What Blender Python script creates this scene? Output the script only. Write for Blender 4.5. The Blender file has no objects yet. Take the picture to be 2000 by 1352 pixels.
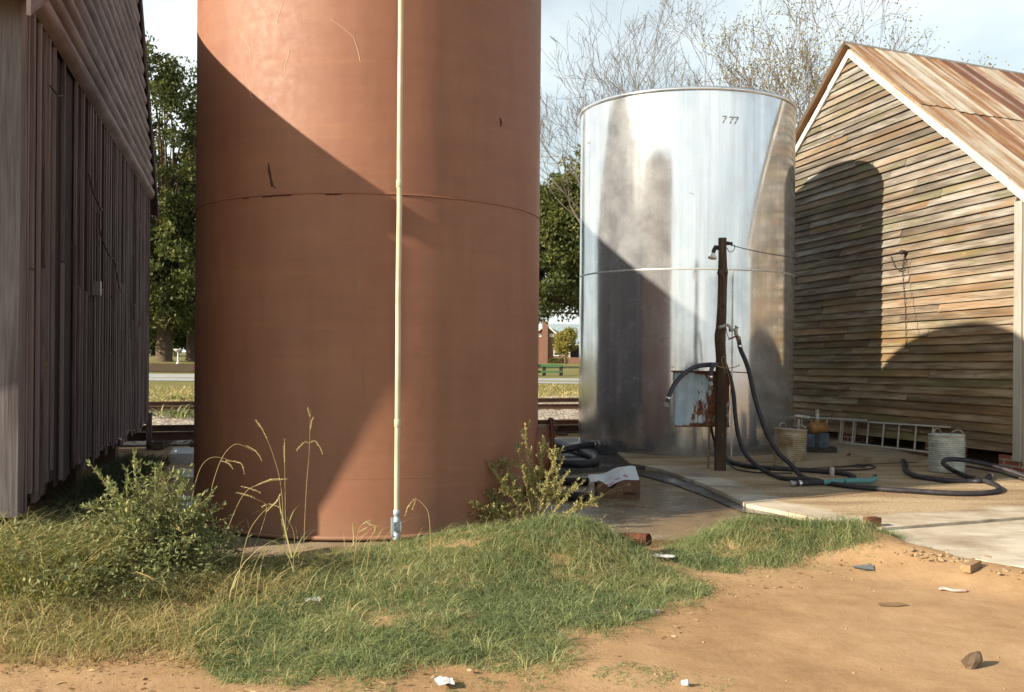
import bpy, bmesh, math, random
import numpy as np
from math import sin, cos, tan, pi, radians, sqrt, atan2, exp, floor
from mathutils import Vector, Matrix, noise as mnoise
random.seed(7); rng = np.random.default_rng(7)
sc = bpy.context.scene
COL = sc.collection
# ------------------------------------------------------------------ camera frame used to read positions off the photograph
FPX, HOR, ROLL, CAMZ = 2000.0, 695.0, radians(0.45), 1.6
def ray(px, py):
    u, v = px - 1000.0, HOR - py
    return (u*cos(ROLL) - v*sin(ROLL))/FPX, (u*sin(ROLL) + v*cos(ROLL))/FPX
def at(px, py, Y):
    a, b = ray(px, py); return Vector((a*Y, Y, CAMZ + b*Y))
def on(px, py, a=0.0, b=0.0, lift=0.0):          # hits the plane z = a + b*Y
    tx, tz = ray(px, py); Y = (CAMZ - a - lift)/(b - tz)
    return Vector((tx*Y, Y, a + b*Y + lift))
def project(P):                                   # numpy (n,3) -> pixel x, y
    u = P[:, 0]/P[:, 1]*FPX; v = (P[:, 2]-CAMZ)/P[:, 1]*FPX
    return 1000 + u*cos(ROLL) + v*sin(ROLL), HOR - (-u*sin(ROLL) + v*cos(ROLL))
SLAB = (-0.06, 0.0165); APRON = (-0.11, 0.0165)
def lerp(a, b, t): return a + (b-a)*t
def smooth01(t):
    t = min(1, max(0, t)); return t*t*(3-2*t)
# ------------------------------------------------------------------ objects
OFF = {}
def tag(o, label=None, cat=None, group=None, kind=None):
    if label: o['label'] = label
    if cat: o['category'] = cat
    if group: o['group'] = group
    if kind: o['kind'] = kind
    return o
def thing(name, label, cat, loc, group=None):
    o = bpy.data.objects.new(name, None); COL.objects.link(o)
    o.empty_display_size = 0.1
    o.location = loc; OFF[o.name] = Vector(loc)
    return tag(o, label, cat, group)
class MB:
    def __init__(self):
        self.v = []; self.f = []; self.m = []; self.c = []; self.uv = []; self.s = []
    def add(self, pts, faces, mat=0, col=(.5, .5, .5), uvs=None, smooth=False):
        k = len(self.v); self.v.extend([tuple(p) for p in pts])
        for i, f in enumerate(faces):
            self.f.append([k+j for j in f]); self.m.append(mat); self.c.append(col); self.s.append(smooth)
            self.uv.append([uvs[j] for j in f] if uvs else [(0, 0)]*len(f))
        return self
    def board(self, o, a, b, c, mat=0, col=None, flip=False):
        o, a, b, c = Vector(o), Vector(a), Vector(b), Vector(c)
        if col is None: col = (random.random(), random.random(), random.random())
        L, W, T = a.length, b.length, c.length; uo, vo = random.random()*60, random.random()*60
        P, U = [], []
        for k in (0, 1):
            for (i, j) in ((0, 0), (1, 0), (1, 1), (0, 1)):
                P.append(o + a*i + b*j + c*k); U.append((uo+i*L, vo+j*W+k*T))
        F = [(3, 2, 1, 0), (4, 5, 6, 7), (0, 1, 5, 4), (1, 2, 6, 5), (2, 3, 7, 6), (3, 0, 4, 7)]
        if a.cross(b).dot(c) < 0: F = [tuple(reversed(f)) for f in F]
        return self.add(P, F, mat, col, U)
    def box(self, cen, size, rot=None, mat=0, col=None):
        R = rot if rot is not None else Matrix.Identity(3)
        sx, sy, sz = size
        a, b, c = R @ Vector((sx, 0, 0)), R @ Vector((0, sy, 0)), R @ Vector((0, 0, sz))
        return self.board(Vector(cen) - (a+b+c)/2, a, b, c, mat, col)
    def tube(self, path, r, n=10, mat=0, col=(.5, .5, .5), cap=True, smooth=True):
        P = [Vector(p) for p in path]; m = len(P)
        R = r if isinstance(r, (list, tuple)) else [r]*m
        T = [((P[min(i+1, m-1)] - P[max(i-1, 0)]).normalized()) for i in range(m)]
        ref = Vector((0, 0, 1)) if abs(T[0].z) < .9 else Vector((1, 0, 0))
        N = (ref - T[0]*ref.dot(T[0])).normalized()
        pts, uvs = [], []; d = 0; uo = random.random()*30
        for i in range(m):
            N = N - T[i]*N.dot(T[i])
            if N.length < 1e-6: N = T[i].orthogonal()
            N.normalize(); B = T[i].cross(N)
            if i: d += (P[i]-P[i-1]).length
            for k in range(n):
                an = 2*pi*k/n
                pts.append(P[i] + (N*cos(an) + B*sin(an))*R[i]); uvs.append((d+uo, an*R[i]+uo))
        F = [(i*n+k, i*n+(k+1) % n, (i+1)*n+(k+1) % n, (i+1)*n+k) for i in range(m-1) for k in range(n)]
        self.add(pts, F, mat, col, uvs, smooth)
        if cap:
            self.add(pts[:n], [tuple(reversed(range(n)))], mat, col, uvs[:n])
            self.add(pts[-n:], [tuple(range(n))], mat, col, uvs[-n:])
        return self
    def lathe(self, prof, n, o, rot=None, mat=0, col=(.5, .5, .5), smooth=True, a0=0.0):
        R = rot if rot is not None else Matrix.Identity(3); o = Vector(o)
        pts, uvs = [], []
        for (r, z) in prof:
            for k in range(n):
                an = a0 + 2*pi*k/n
                pts.append(o + R @ Vector((r*cos(an), r*sin(an), z))); uvs.append((z, an*max(r, .01)))
        F = [(i*n+k, i*n+(k+1) % n, (i+1)*n+(k+1) % n, (i+1)*n+k) for i in range(len(prof)-1) for k in range(n)]
        return self.add(pts, F, mat, col, uvs, smooth)
    def disc(self, o, r, n=24, rot=None, mat=0, col=(.5, .5, .5), up=True):
        R = rot if rot is not None else Matrix.Identity(3); o = Vector(o)
        pts = [o + R @ Vector((r*cos(2*pi*k/n), r*sin(2*pi*k/n), 0)) for k in range(n)]
        return self.add(pts, [tuple(range(n)) if up else tuple(reversed(range(n)))], mat, col, [(p.x, p.y) for p in pts])
    def poly(self, pts, thick, mat=0, col=None):      # flat polygon (list of Vector) with downward thickness
        n = len(pts); col = col or (random.random(), .5, .5)
        low = [p - Vector((0, 0, thick)) for p in pts]
        area = sum(pts[i].x*pts[(i+1) % n].y - pts[(i+1) % n].x*pts[i].y for i in range(n))
        idx = list(range(n))
        if area < 0: idx.reverse()
        uv = [(p.x, p.y) for p in pts]*2
        F = [tuple(idx), tuple(n+i for i in reversed(idx))]
        for q in range(n):
            i, j = idx[q], idx[(q+1) % n]; F.append((i, n+i, n+j, j))
        return self.add(pts+low, F, mat, col, uv)
    def rock(self, o, r, squash=.6, mat=0, col=None, seed=None):
        bm = bmesh.new(); bmesh.ops.create_icosphere(bm, subdivisions=2, radius=1)
        s = random.random()*100 if seed is None else seed
        sx, sy = random.uniform(.7, 1.3), random.uniform(.6, 1.0)
        rz = Matrix.Rotation(random.random()*6.3, 3, 'Z')
        pts = []
        for v in bm.verts:
            p = v.co.copy(); d = 1 + .45*mnoise.noise(p*1.3 + Vector((s, s*2, 0))) + .12*mnoise.noise(p*4+Vector((0, s, s)))
            p = Vector((p.x*d*sx, p.y*d*sy, p.z*d*squash)); pts.append(Vector(o) + rz @ (p*r))
        F = [tuple(v.index for v in f.verts) for f in bm.faces]; bm.free()
        return self.add(pts, F, mat, col or (random.random(), random.random(), .5), [(p.x*3, p.y*3) for p in pts])
    def build(self, name, mats, parent=None, loc=None):
        off = OFF[parent.name] if parent is not None else Vector(loc if loc is not None else (0, 0, 0))
        me = bpy.data.meshes.new(name)
        me.from_pydata([(x-off.x, y-off.y, z-off.z) for (x, y, z) in self.v], [], self.f)
        for mt in (mats if isinstance(mats, (list, tuple)) else [mats]): me.materials.append(mt)
        me.polygons.foreach_set('material_index', self.m)
        me.polygons.foreach_set('use_smooth', self.s)
        at_ = me.attributes.new('bcol', 'FLOAT_COLOR', 'FACE')
        at_.data.foreach_set('color', [x for c in self.c for x in (c[0], c[1], c[2], 1.0)])
        uvl = me.uv_layers.new(name='UVMap')
        uvl.data.foreach_set('uv', [x for f in self.uv for t in f for x in t])
        me.update()
        o = bpy.data.objects.new(name, me); COL.objects.link(o)
        OFF[o.name] = off
        if parent is not None: o.parent = parent
        else: o.location = off
        return o
def np_mesh(name, V, Q, mat, colors, parent=None, loc=(0, 0, 0), smooth=False):   # quads (n,4), per-face colours (n,3)
    off = OFF[parent.name] if parent is not None else Vector(loc)
    V = V - np.array(off); nf, k = Q.shape
    me = bpy.data.meshes.new(name); me.vertices.add(len(V)); me.vertices.foreach_set('co', V.astype(np.float32).ravel())
    me.loops.add(nf*k); me.loops.foreach_set('vertex_index', Q.astype(np.int32).ravel())
    me.polygons.add(nf); me.polygons.foreach_set('loop_start', np.arange(0, nf*k, k, dtype=np.int32))
    me.update(calc_edges=True); me.validate()
    me.materials.append(mat)
    a = me.attributes.new('bcol', 'FLOAT_COLOR', 'FACE')
    a.data.foreach_set('color', np.concatenate([colors, np.ones((nf, 1))], 1).astype(np.float32).ravel())
    if smooth: me.polygons.foreach_set('use_smooth', np.ones(nf, dtype=bool))
    o = bpy.data.objects.new(name, me); COL.objects.link(o); OFF[o.name] = off
    if parent is not None: o.parent = parent
    else: o.location = off
    return o
def spline(pts, sub=8):
    P = [Vector(p) for p in pts]; P = [P[0]*2-P[1]] + P + [P[-1]*2-P[-2]]; out = []
    for i in range(1, len(P)-2):
        a, b, c, d = P[i-1], P[i], P[i+1], P[i+2]
        for k in range(sub):
            t = k/sub
            out.append(.5*((2*b) + (c-a)*t + (2*a-5*b+4*c-d)*t*t + (3*b-a-3*c+d)*t*t*t))
    out.append(P[-2]); return out
def frame_z(d, hint=Vector((0, 0, 1))):               # rotation whose local z is d
    z = Vector(d).normalized(); x = hint.cross(z)
    if x.length < 1e-4: x = Vector((1, 0, 0)).cross(z)
    x.normalize(); return Matrix((x, z.cross(x), z)).transposed()
# ------------------------------------------------------------------ materials
class Mat:
    def __init__(self, name, rough=.8, spec=.3, metal=0.0):
        self.mat = bpy.data.materials.new(name); self.mat.use_nodes = True; self.nt = self.mat.node_tree
        self.b = self.nt.nodes['Principled BSDF']
        self.b.inputs['Roughness'].default_value = rough; self.b.inputs['Specular IOR Level'].default_value = spec
        self.b.inputs['Metallic'].default_value = metal
    def n(self, t, ins=None, **pr):
        nd = self.nt.nodes.new(t)
        for k, v in pr.items(): setattr(nd, k, v)
        for k, v in (ins or {}).items(): self.put(nd.inputs[k], v)
        return nd
    def put(self, sock, v):
        if isinstance(v, bpy.types.NodeSocket): self.nt.links.new(v, sock)
        elif sock.type == 'RGBA' and isinstance(v, (tuple, list)) and len(v) == 3: sock.default_value = (*v, 1)
        else: sock.default_value = v
    def coord(self, kind='Object', scale=(1, 1, 1), rot=(0, 0, 0), loc=(0, 0, 0)):
        t = self.n('ShaderNodeTexCoord')
        return self.n('ShaderNodeMapping', {'Vector': t.outputs[kind], 'Scale': scale, 'Rotation': rot, 'Location': loc}).outputs[0]
    def noise(self, vec, scale=5, detail=4, rough=.55, dist=0.0):
        return self.n('ShaderNodeTexNoise', {'Vector': vec, 'Scale': scale, 'Detail': detail, 'Roughness': rough, 'Distortion': dist}).outputs[0]
    def voro(self, vec, scale=5, feature='F1', out=0, rand=1.0):
        return self.n('ShaderNodeTexVoronoi', {'Vector': vec, 'Scale': scale, 'Randomness': rand}, feature=feature).outputs[out]
    def ramp(self, fac, stops, interp='LINEAR'):
        r = self.n('ShaderNodeValToRGB', {'Fac': fac}); e = r.color_ramp.elements; r.color_ramp.interpolation = interp
        while len(e) < len(stops): e.new(.5)
        for el, (p, c) in zip(e, stops):
            el.position = p; el.color = (*c, 1) if isinstance(c, (tuple, list)) else (c, c, c, 1)
        return r.outputs[0]
    def mix(self, fac, a, b, blend='MIX'):
        m = self.n('ShaderNodeMix', data_type='RGBA', blend_type=blend)
        self.put(m.inputs[0], fac); self.put(m.inputs[6], a); self.put(m.inputs[7], b); return m.outputs[2]
    def math(self, op, a, b=0.5, clamp=False):
        m = self.n('ShaderNodeMath', operation=op, use_clamp=clamp); self.put(m.inputs[0], a); self.put(m.inputs[1], b); return m.outputs[0]
    def attr(self, name='bcol'):
        a = self.n('ShaderNodeAttribute', attribute_name=name); s = self.n('ShaderNodeSeparateColor', {0: a.outputs[0]})
        return a.outputs[0], s.outputs[0], s.outputs[1], s.outputs[2]
    def bump(self, h, strength=.3, dist=.02, normal=None):
        b = self.n('ShaderNodeBump', {'Height': h, 'Strength': strength, 'Distance': dist})
        if normal is not None: self.put(b.inputs['Normal'], normal)
        self.put(self.b.inputs['Normal'], b.outputs[0]); return b.outputs[0]
    def base(self, c): self.put(self.b.inputs['Base Color'], c); return self
    def rough(self, v): self.put(self.b.inputs['Roughness'], v); return self

def simple(name, c, rough=.7, spec=.3, metal=0.0, var=.25, scale=12, c2=None, bump=.15):
    m = Mat(name, rough, spec, metal); v = m.coord()
    nz = m.noise(v, scale, 5)
    c2 = c2 or tuple(x*(1-var) for x in c)
    m.base(m.ramp(nz, [(.3, c2), (.7, c)])); m.bump(m.noise(v, scale*6, 3), bump, .004)
    return m.mat

def wood(name, dark, mid, light, moss=0.0, warm=None, knots=0.0, grain=1.0, rough=.85, rv=.30):
    m = Mat(name, rough, .2)
    t = m.n('ShaderNodeTexCoord'); uv = t.outputs['UV']
    def mp(s): return m.n('ShaderNodeMapping', {'Vector': uv, 'Scale': s}).outputs[0]
    _, r, g, b = m.attr()
    broad = m.noise(mp((.7, 9, 1)), 1, 5, .6, .4)
    fine = m.noise(mp((2.2, 70, 1)), 1, 4, .6, .3)
    patch = m.noise(mp((.9, 2.2, 1)), 1, 3)
    f = m.math('ADD', m.math('MULTIPLY', broad, .55), m.math('MULTIPLY', fine, .45))
    f = m.math('ADD', f, m.math('MULTIPLY', m.math('SUBTRACT', r, .5), rv))
    f = m.math('ADD', f, m.math('MULTIPLY', m.math('SUBTRACT', patch, .5), .36))
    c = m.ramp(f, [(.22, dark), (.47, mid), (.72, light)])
    if warm: c = m.mix(m.math('MULTIPLY', m.ramp(m.math('ADD', m.noise(mp((.5, 5, 1)), 1, 3), m.math('MULTIPLY', b, .2)), [(.58, 0.0), (.8, 1.0)]), .45), c, warm)
    if rv < .2:      # lower boards are stained by splashed earth
        zc = m.n('ShaderNodeSeparateXYZ', {0: m.coord()}).outputs[2]
        c = m.mix(m.ramp(m.math('ADD', m.math('MULTIPLY', zc, .2), m.math('MULTIPLY', m.math('SUBTRACT', patch, .5), .5)), [(.25, .75), (.75, .0)]), c, m.mix(1.0, c, (1.12, .86, .55), 'MULTIPLY'))
    if moss:
        k = m.ramp(m.math('ADD', m.noise(mp((.8, 4, 1)), 1, 4), m.math('MULTIPLY', g, .22)), [(.66, 0.0), (.8, 1.0)])
        c = m.mix(m.math('MULTIPLY', k, moss), c, (.13, .14, .045))
    if knots:
        d = m.voro(mp((1.5, 6.5, 1)), 1)
        kc = m.ramp(d, [(.02, (.16, .08, .03)), (.06, (.38, .22, .10)), (.085, (.14, .09, .05))])
        m.nt.nodes  # knots keep their own colour
        c = m.mix(m.math('MULTIPLY', m.ramp(d, [(.075, 1.0), (.10, 0.0)]), knots), c, kc)
    m.base(c)
    m.bump(m.math('ADD', m.math('MULTIPLY', fine, .7), m.math('MULTIPLY', broad, .6)), .55*grain, .006)
    return m.mat

def leafy(name, cols, transl=.35, rough=.6):      # colour picked per leaf by the bcol attribute
    m = Mat(name, rough, .25); _, r, g, b = m.attr()
    c = m.ramp(r, [(i/(len(cols)-1), k) for i, k in enumerate(cols)])
    c = m.mix(m.math('MULTIPLY', g, .35), c, m.mix(1.0, c, (1.25, 1.2, .9), 'MULTIPLY'))
    m.base(c)
    tr = m.n('ShaderNodeBsdfTranslucent'); m.put(tr.inputs[0], m.mix(1.0, c, (1.0, 1.0, .6), 'MULTIPLY'))
    mx = m.n('ShaderNodeMixShader', {0: transl, 1: m.b.outputs[0], 2: tr.outputs[0]})
    m.nt.links.new(mx.outputs[0], m.nt.nodes['Material Output'].inputs[0]); return m.mat

# ---- ground
def mat_dirt():
    m = Mat('sandy_dirt', .95, .1); v = m.coord()
    a, b, c = m.noise(v, .55, 5, .6), m.noise(v, 6, 5, .65), m.noise(v, 90, 4, .7)
    f = m.math('ADD', m.math('MULTIPLY', a, .5), m.math('ADD', m.math('MULTIPLY', b, .3), m.math('MULTIPLY', c, .2)))
    col = m.ramp(f, [(.33, (.22, .131, .067)), (.47, (.335, .209, .11)), (.58, (.40, .261, .146)), (.7, (.445, .305, .18))])
    sp = m.voro(v, 55); col = m.mix(m.ramp(sp, [(.10, .55), (.16, 0.0)]), col, (.16, .085, .045))
    sp2 = m.voro(m.coord(loc=(3, 7, 1)), 22); col = m.mix(m.ramp(sp2, [(.02, .6), (.04, 0.0)]), col, (.55, .42, .28))
    m.base(col)
    m.bump(m.math('ADD', m.math('MULTIPLY', b, 1.0), m.math('ADD', m.math('MULTIPLY', c, .35), m.math('MULTIPLY', m.noise(v, 28, 3), .4))), .45, .018)
    return m.mat
def mat_grassground():
    m = Mat('rough_turf', .95, .1); v = m.coord()
    f = m.noise(v, .35, 6, .7); g = m.noise(v, 3, 5, .7)
    m.base(m.mix(m.ramp(g, [(.4, 0.0), (.62, 1.0)]), m.ramp(f, [(.35, (.13, .12, .04)), (.6, (.24, .20, .085))]), (.17, .165, .06)))
    m.bump(g, .7, .1); return m.mat
def mat_concrete(name, lo, hi, stain, rough=.85, wet=0.0, attr=False):
    m = Mat(name, rough, .3); v = m.coord()
    a, b, c = m.noise(v, 1.1, 6, .65, .5), m.noise(v, 9, 5, .6), m.noise(v, 80, 4, .7)
    col = m.mix(m.math('MULTIPLY', b, .8), lo, hi)
    st = m.ramp(a, [(.42, 0.0), (.62, 1.0)])
    hgt = m.math('ADD', m.math('MULTIPLY', b, .4), m.math('MULTIPLY', c, .3))
    if attr:
        _, r, g, _b = m.attr()
        k = m.ramp(m.math('ADD', r, m.math('MULTIPLY', m.math('SUBTRACT', m.noise(v, 2.5, 5, .65), .5), .9)), [(.40, 0.0), (.70, 1.0)])
        grav = m.voro(v, 60); gn = m.noise(v, 45, 4, .7)
        sand = m.mix(m.ramp(gn, [(.35, 0.0), (.65, 1.0)]), (.28, .195, .11), (.56, .43, .275))
        sand = m.mix(m.ramp(m.noise(m.coord(scale=(.5, 2.0, 1)), 1.2, 4, .6), [(.42, .0), (.6, .85)]), sand, m.mix(1.0, sand, (.55, .48, .42), 'MULTIPLY'))
        col = m.mix(m.math('MULTIPLY', st, .6), col, stain); col = m.mix(m.ramp(m.noise(m.coord(scale=(.6, 1.4, 1), loc=(5, 2, 0)), 1.5, 5, .6), [(.5, .0), (.68, .75)]), col, (.15, .095, .05))
        col = m.mix(k, col, sand)
        col = m.mix(g, col, (.05, .036, .026))
        hgt = m.math('ADD', hgt, m.math('MULTIPLY', m.math('MULTIPLY', gn, k), 2.0))
    else:
        col = m.mix(m.math('MULTIPLY', st, .75), col, stain)
    m.base(col)
    if wet: m.rough(m.ramp(m.noise(v, 1.6, 4, .6), [(.42, rough-wet), (.62, rough)]))
    m.bump(hgt, .5, .012); return m.mat
def mat_gravel():
    m = Mat('ballast_gravel', .95, .15); v = m.coord()
    d = m.voro(v, 9, out=1); e = m.voro(v, 9)
    s = m.n('ShaderNodeSeparateColor', {0: d}).outputs[0]
    m.base(m.ramp(s, [(0, (.16, .12, .09)), (.5, (.34, .28, .22)), (1, (.55, .49, .42))]))
    m.bump(e, 1.0, .06); return m.mat
# ---- tanks
def mat_rust_tank():
    m = Mat('red_oxide_paint', .55, .8); v = m.coord()
    ang = m.coord(scale=(1, 1, .12)); hz = m.coord(scale=(.25, .25, 3.2))
    a, b, s, h = m.noise(v, 1.2, 6, .65), m.noise(v, 14, 5, .65), m.noise(ang, 6, 5, .6), m.noise(hz, 2.2, 5, .6)
    f = m.math('ADD', m.math('MULTIPLY', a, .4), m.math('ADD', m.math('MULTIPLY', s, .25), m.math('ADD', m.math('MULTIPLY', h, .2), m.math('MULTIPLY', b, .15))))
    c = m.ramp(f, [(.36, (.19, .066, .030)), (.5, (.226, .086, .041)), (.64, (.262, .108, .055))])
    c = m.mix(m.ramp(m.noise(hz, 3.7, 6, .7), [(.55, 0.0), (.75, .55)]), c, (.29, .12, .038))
    dr = m.noise(m.coord(scale=(1, 1, .05)), 9, 5, .7); c = m.mix(m.math('MULTIPLY', m.ramp(dr, [(.6, 0.0), (.72, .5)]), m.ramp(a, [(.42, 0.0), (.6, 1.0)])), c, (.11, .042, .02))
    sp = m.voro(v, 26); c = m.mix(m.ramp(sp, [(.03, .5), (.06, 0.0)]), c, (.10, .035, .02))
    # dusty band near the foot
    z = m.n('ShaderNodeSeparateXYZ', {0: v}).outputs[2]
    c = m.mix(m.math('MULTIPLY', m.ramp(m.math('ADD', z, m.math('MULTIPLY', m.math('SUBTRACT', a, .5), .3)), [(.02, .55), (.3, 0.0)]), 1.0), c, (.24, .13, .075))
    m.base(c); m.rough(m.ramp(b, [(.3, .60), (.7, .74)]))
    m.bump(m.math('ADD', m.math('MULTIPLY', b, .3), m.math('ADD', m.math('MULTIPLY', m.noise(v, 1.7, 2), 2.2), m.math('MULTIPLY', h, .5))), .2, .02)
    return m.mat
def mat_silver():
    m = Mat('weathered_aluminium', .3, .5, .9); v = m.coord()
    st = m.coord(scale=(1, 1, .035)); st2 = m.coord(scale=(1, 1, .2))
    s1, s2, d = m.noise(st, 13, 5, .65), m.noise(st2, 4, 5, .6), m.noise(v, 3.0, 5, .6)
    f = m.math('ADD', m.math('MULTIPLY', s1, .45), m.math('ADD', m.math('MULTIPLY', s2, .3), m.math('MULTIPLY', d, .25)))
    c = m.ramp(f, [(.36, (.56, .58, .61)), (.5, (.70, .725, .755)), (.64, (.80, .82, .845))])
    z = m.n('ShaderNodeSeparateXYZ', {0: v}).outputs[2]
    low = m.ramp(m.math('ADD', z, m.math('MULTIPLY', m.math('SUBTRACT', m.noise(st2, 3, 6, .7), .5), 1.3)), [(.05, 1.0), (.85, 0.0)])
    c = m.mix(m.math('MULTIPLY', low, .6), c, (.25, .20, .15))
    m.base(c); m.rough(m.ramp(f, [(.35, .18), (.65, .10)]))
    m.put(m.b.inputs['Metallic'], m.ramp(d, [(.35, .72), (.65, .9)]))
    hgt = m.math('ADD', m.math('MULTIPLY', m.noise(m.coord(scale=(1, 1, .3)), 2.2, 2), 1.0), m.math('MULTIPLY', s1, .05))
    nb = m.bump(hgt, .09, .05)
    d2 = m.n('ShaderNodeBsdfPrincipled', {'Base Color': m.mix(.5, m.mix(1.0, c, (.45, .47, .5), 'MULTIPLY'), (.30, .32, .35)), 'Roughness': .6, 'Metallic': .0, 'Normal': nb})
    mx = m.n('ShaderNodeMixShader', {0: m.ramp(d, [(.3, .05), (.7, .13)]), 1: m.b.outputs[0], 2: d2.outputs[0]})
    m.nt.links.new(mx.outputs[0], m.nt.nodes['Material Output'].inputs[0]); return m.mat
def mat_tin(name='rusty_tin', rustamt=0.0):
    m = Mat(name, .6, .4, .0); t = m.n('ShaderNodeTexCoord'); uv = t.outputs['UV']
    def mp(s): return m.n('ShaderNodeMapping', {'Vector': uv, 'Scale': s}).outputs[0]
    _, r, g, b = m.attr()
    streak = m.noise(mp((.45, 11, 1)), 1, 6, .65, .3); blot = m.noise(mp((1.1, 2.2, 1)), 1, 6, .7); fine = m.noise(mp((8, 60, 1)), 1, 3)
    f = m.math('ADD', m.math('MULTIPLY', streak, .5), m.math('ADD', m.math('MULTIPLY', blot, .4), m.math('MULTIPLY', fine, .1)))
    f = m.math('ADD', f, m.math('MULTIPLY', m.math('SUBTRACT', r, .5), .30))
    c = m.ramp(f, [(.29, (.54, .49, .43)), (.37, (.42, .32, .22)), (.44, (.32, .165, .07)), (.54, (.195, .082, .038)), (.72, (.115, .045, .026))])
    c = m.mix(m.math('MULTIPLY', g, m.ramp(m.noise(mp((.8, 3, 1)), 1, 5, .7), [(.38, .1), (.6, .85)])), c, (.56, .51, .45))
    m.base(c); m.bump(m.math('ADD', fine, blot), .15, .01); return m.mat
def mat_corr():
    m = Mat('weathered_gable_boards', .8, .25); t = m.n('ShaderNodeTexCoord'); uv = t.outputs['UV']
    def mp(s): return m.n('ShaderNodeMapping', {'Vector': uv, 'Scale': s}).outputs[0]
    a, b = m.noise(mp((.6, 14, 1)), 1, 5, .6), m.noise(mp((1.2, 1.6, 1)), 1, 5, .6)
    m.base(m.ramp(m.math('ADD', m.math('MULTIPLY', a, .6), m.math('MULTIPLY', b, .4)), [(.32, (.10, .066, .06)), (.5, (.21, .155, .148)), (.68, (.36, .295, .285))]))
    m.bump(a, .3, .006); return m.mat
def mat_rubber(name, c, rough=.55):
    m = Mat(name, rough, .35); v = m.coord(); a = m.noise(v, 14, 4)
    m.base(m.mix(m.ramp(a, [(.4, 0.0), (.7, .6)]), c, tuple(x*2.0+.012 for x in c))); m.bump(m.noise(v, 120, 2), .2, .003); return m.mat
def mat_bluebox():
    m = Mat('flaking_blue_paint', .6, .3); v = m.coord(scale=(1, 1, .35)); w = m.coord()
    a, b = m.noise(v, 5, 6, .7), m.noise(w, 7, 6, .75)
    c = m.ramp(a, [(.3, (.24, .33, .40)), (.5, (.37, .46, .52)), (.68, (.56, .60, .60))])
    s = m.n('ShaderNodeSeparateXYZ', {0: w})
    xb = m.ramp(s.outputs[0], [(.0, 0.0), (.18, .02), (.34, .19), (.60, .24)])
    zt = m.ramp(s.outputs[2], [(.0, .20), (.06, .0), (.62, .0), (.72, .22)])
    k = m.math('ADD', m.math('ADD', m.noise(v, 7, 6, .7), xb), zt)
    rust = m.ramp(m.noise(w, 20, 4), [(.35, (.075, .022, .012)), (.65, (.22, .075, .025))])
    m.base(m.mix(m.ramp(k, [(.66, 0.0), (.72, 1.0)]), c, rust)); m.bump(k, .25, .006); return m.mat
def mat_pail(name, rusty):
    m = Mat(name, .55, .4, .3); v = m.coord(); a, b = m.noise(v, 6, 6, .7), m.noise(v, 30, 4)
    if rusty: m.base(m.ramp(m.math('ADD', m.math('MULTIPLY', a, .7), m.math('MULTIPLY', b, .3)), [(.35, (.42, .40, .34)), (.52, (.36, .28, .18)), (.66, (.22, .11, .05))]))
    else: m.base(m.ramp(a, [(.35, (.30, .31, .27)), (.55, (.46, .47, .42)), (.7, (.55, .54, .48))]))
    m.bump(b, .2, .004); return m.mat
def mat_brick():
    m = Mat('old_red_brick', .9, .15); sx = m.n('ShaderNodeSeparateXYZ', {0: m.coord()}); v = m.n('ShaderNodeCombineXYZ', {0: m.math('ADD', sx.outputs[0], sx.outputs[1]), 1: sx.outputs[2]}).outputs[0]
    br = m.n('ShaderNodeTexBrick', {'Vector': v, 'Color1': (.24, .075, .045, 1), 'Color2': (.17, .05, .033, 1), 'Mortar': (.30, .25, .2, 1), 'Scale': 1.0, 'Mortar Size': .012, 'Brick Width': .21, 'Row Height': .075})
    m.base(m.mix(m.math('MULTIPLY', m.noise(v, 12, 4), .5), br.outputs[0], (.12, .05, .035))); m.bump(br.outputs[1], -.5, .01); return m.mat
def mat_shingle():
    m = Mat('slate_blue_shingles', .85, .2); v = m.coord()
    m.base(m.ramp(m.noise(v, 2.5, 5, .7), [(.35, (.20, .25, .28)), (.65, (.30, .36, .39))])); return m.mat
def mat_white_trim():
    m = Mat('peeling_white_paint', .8, .25); t = m.n('ShaderNodeTexCoord')
    mp = m.n('ShaderNodeMapping', {'Vector': t.outputs['UV'], 'Scale': (1.2, 8, 1)}).outputs[0]
    a = m.noise(mp, 1, 6, .7); b = m.noise(mp, 6, 4, .6)
    m.base(m.ramp(m.math('ADD', m.math('MULTIPLY', a, .75), m.math('MULTIPLY', b, .25)), [(.33, (.27, .22, .17)), (.47, (.50, .47, .42)), (.62, (.62, .60, .55))])); m.bump(a, .2, .005); return m.mat
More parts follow.
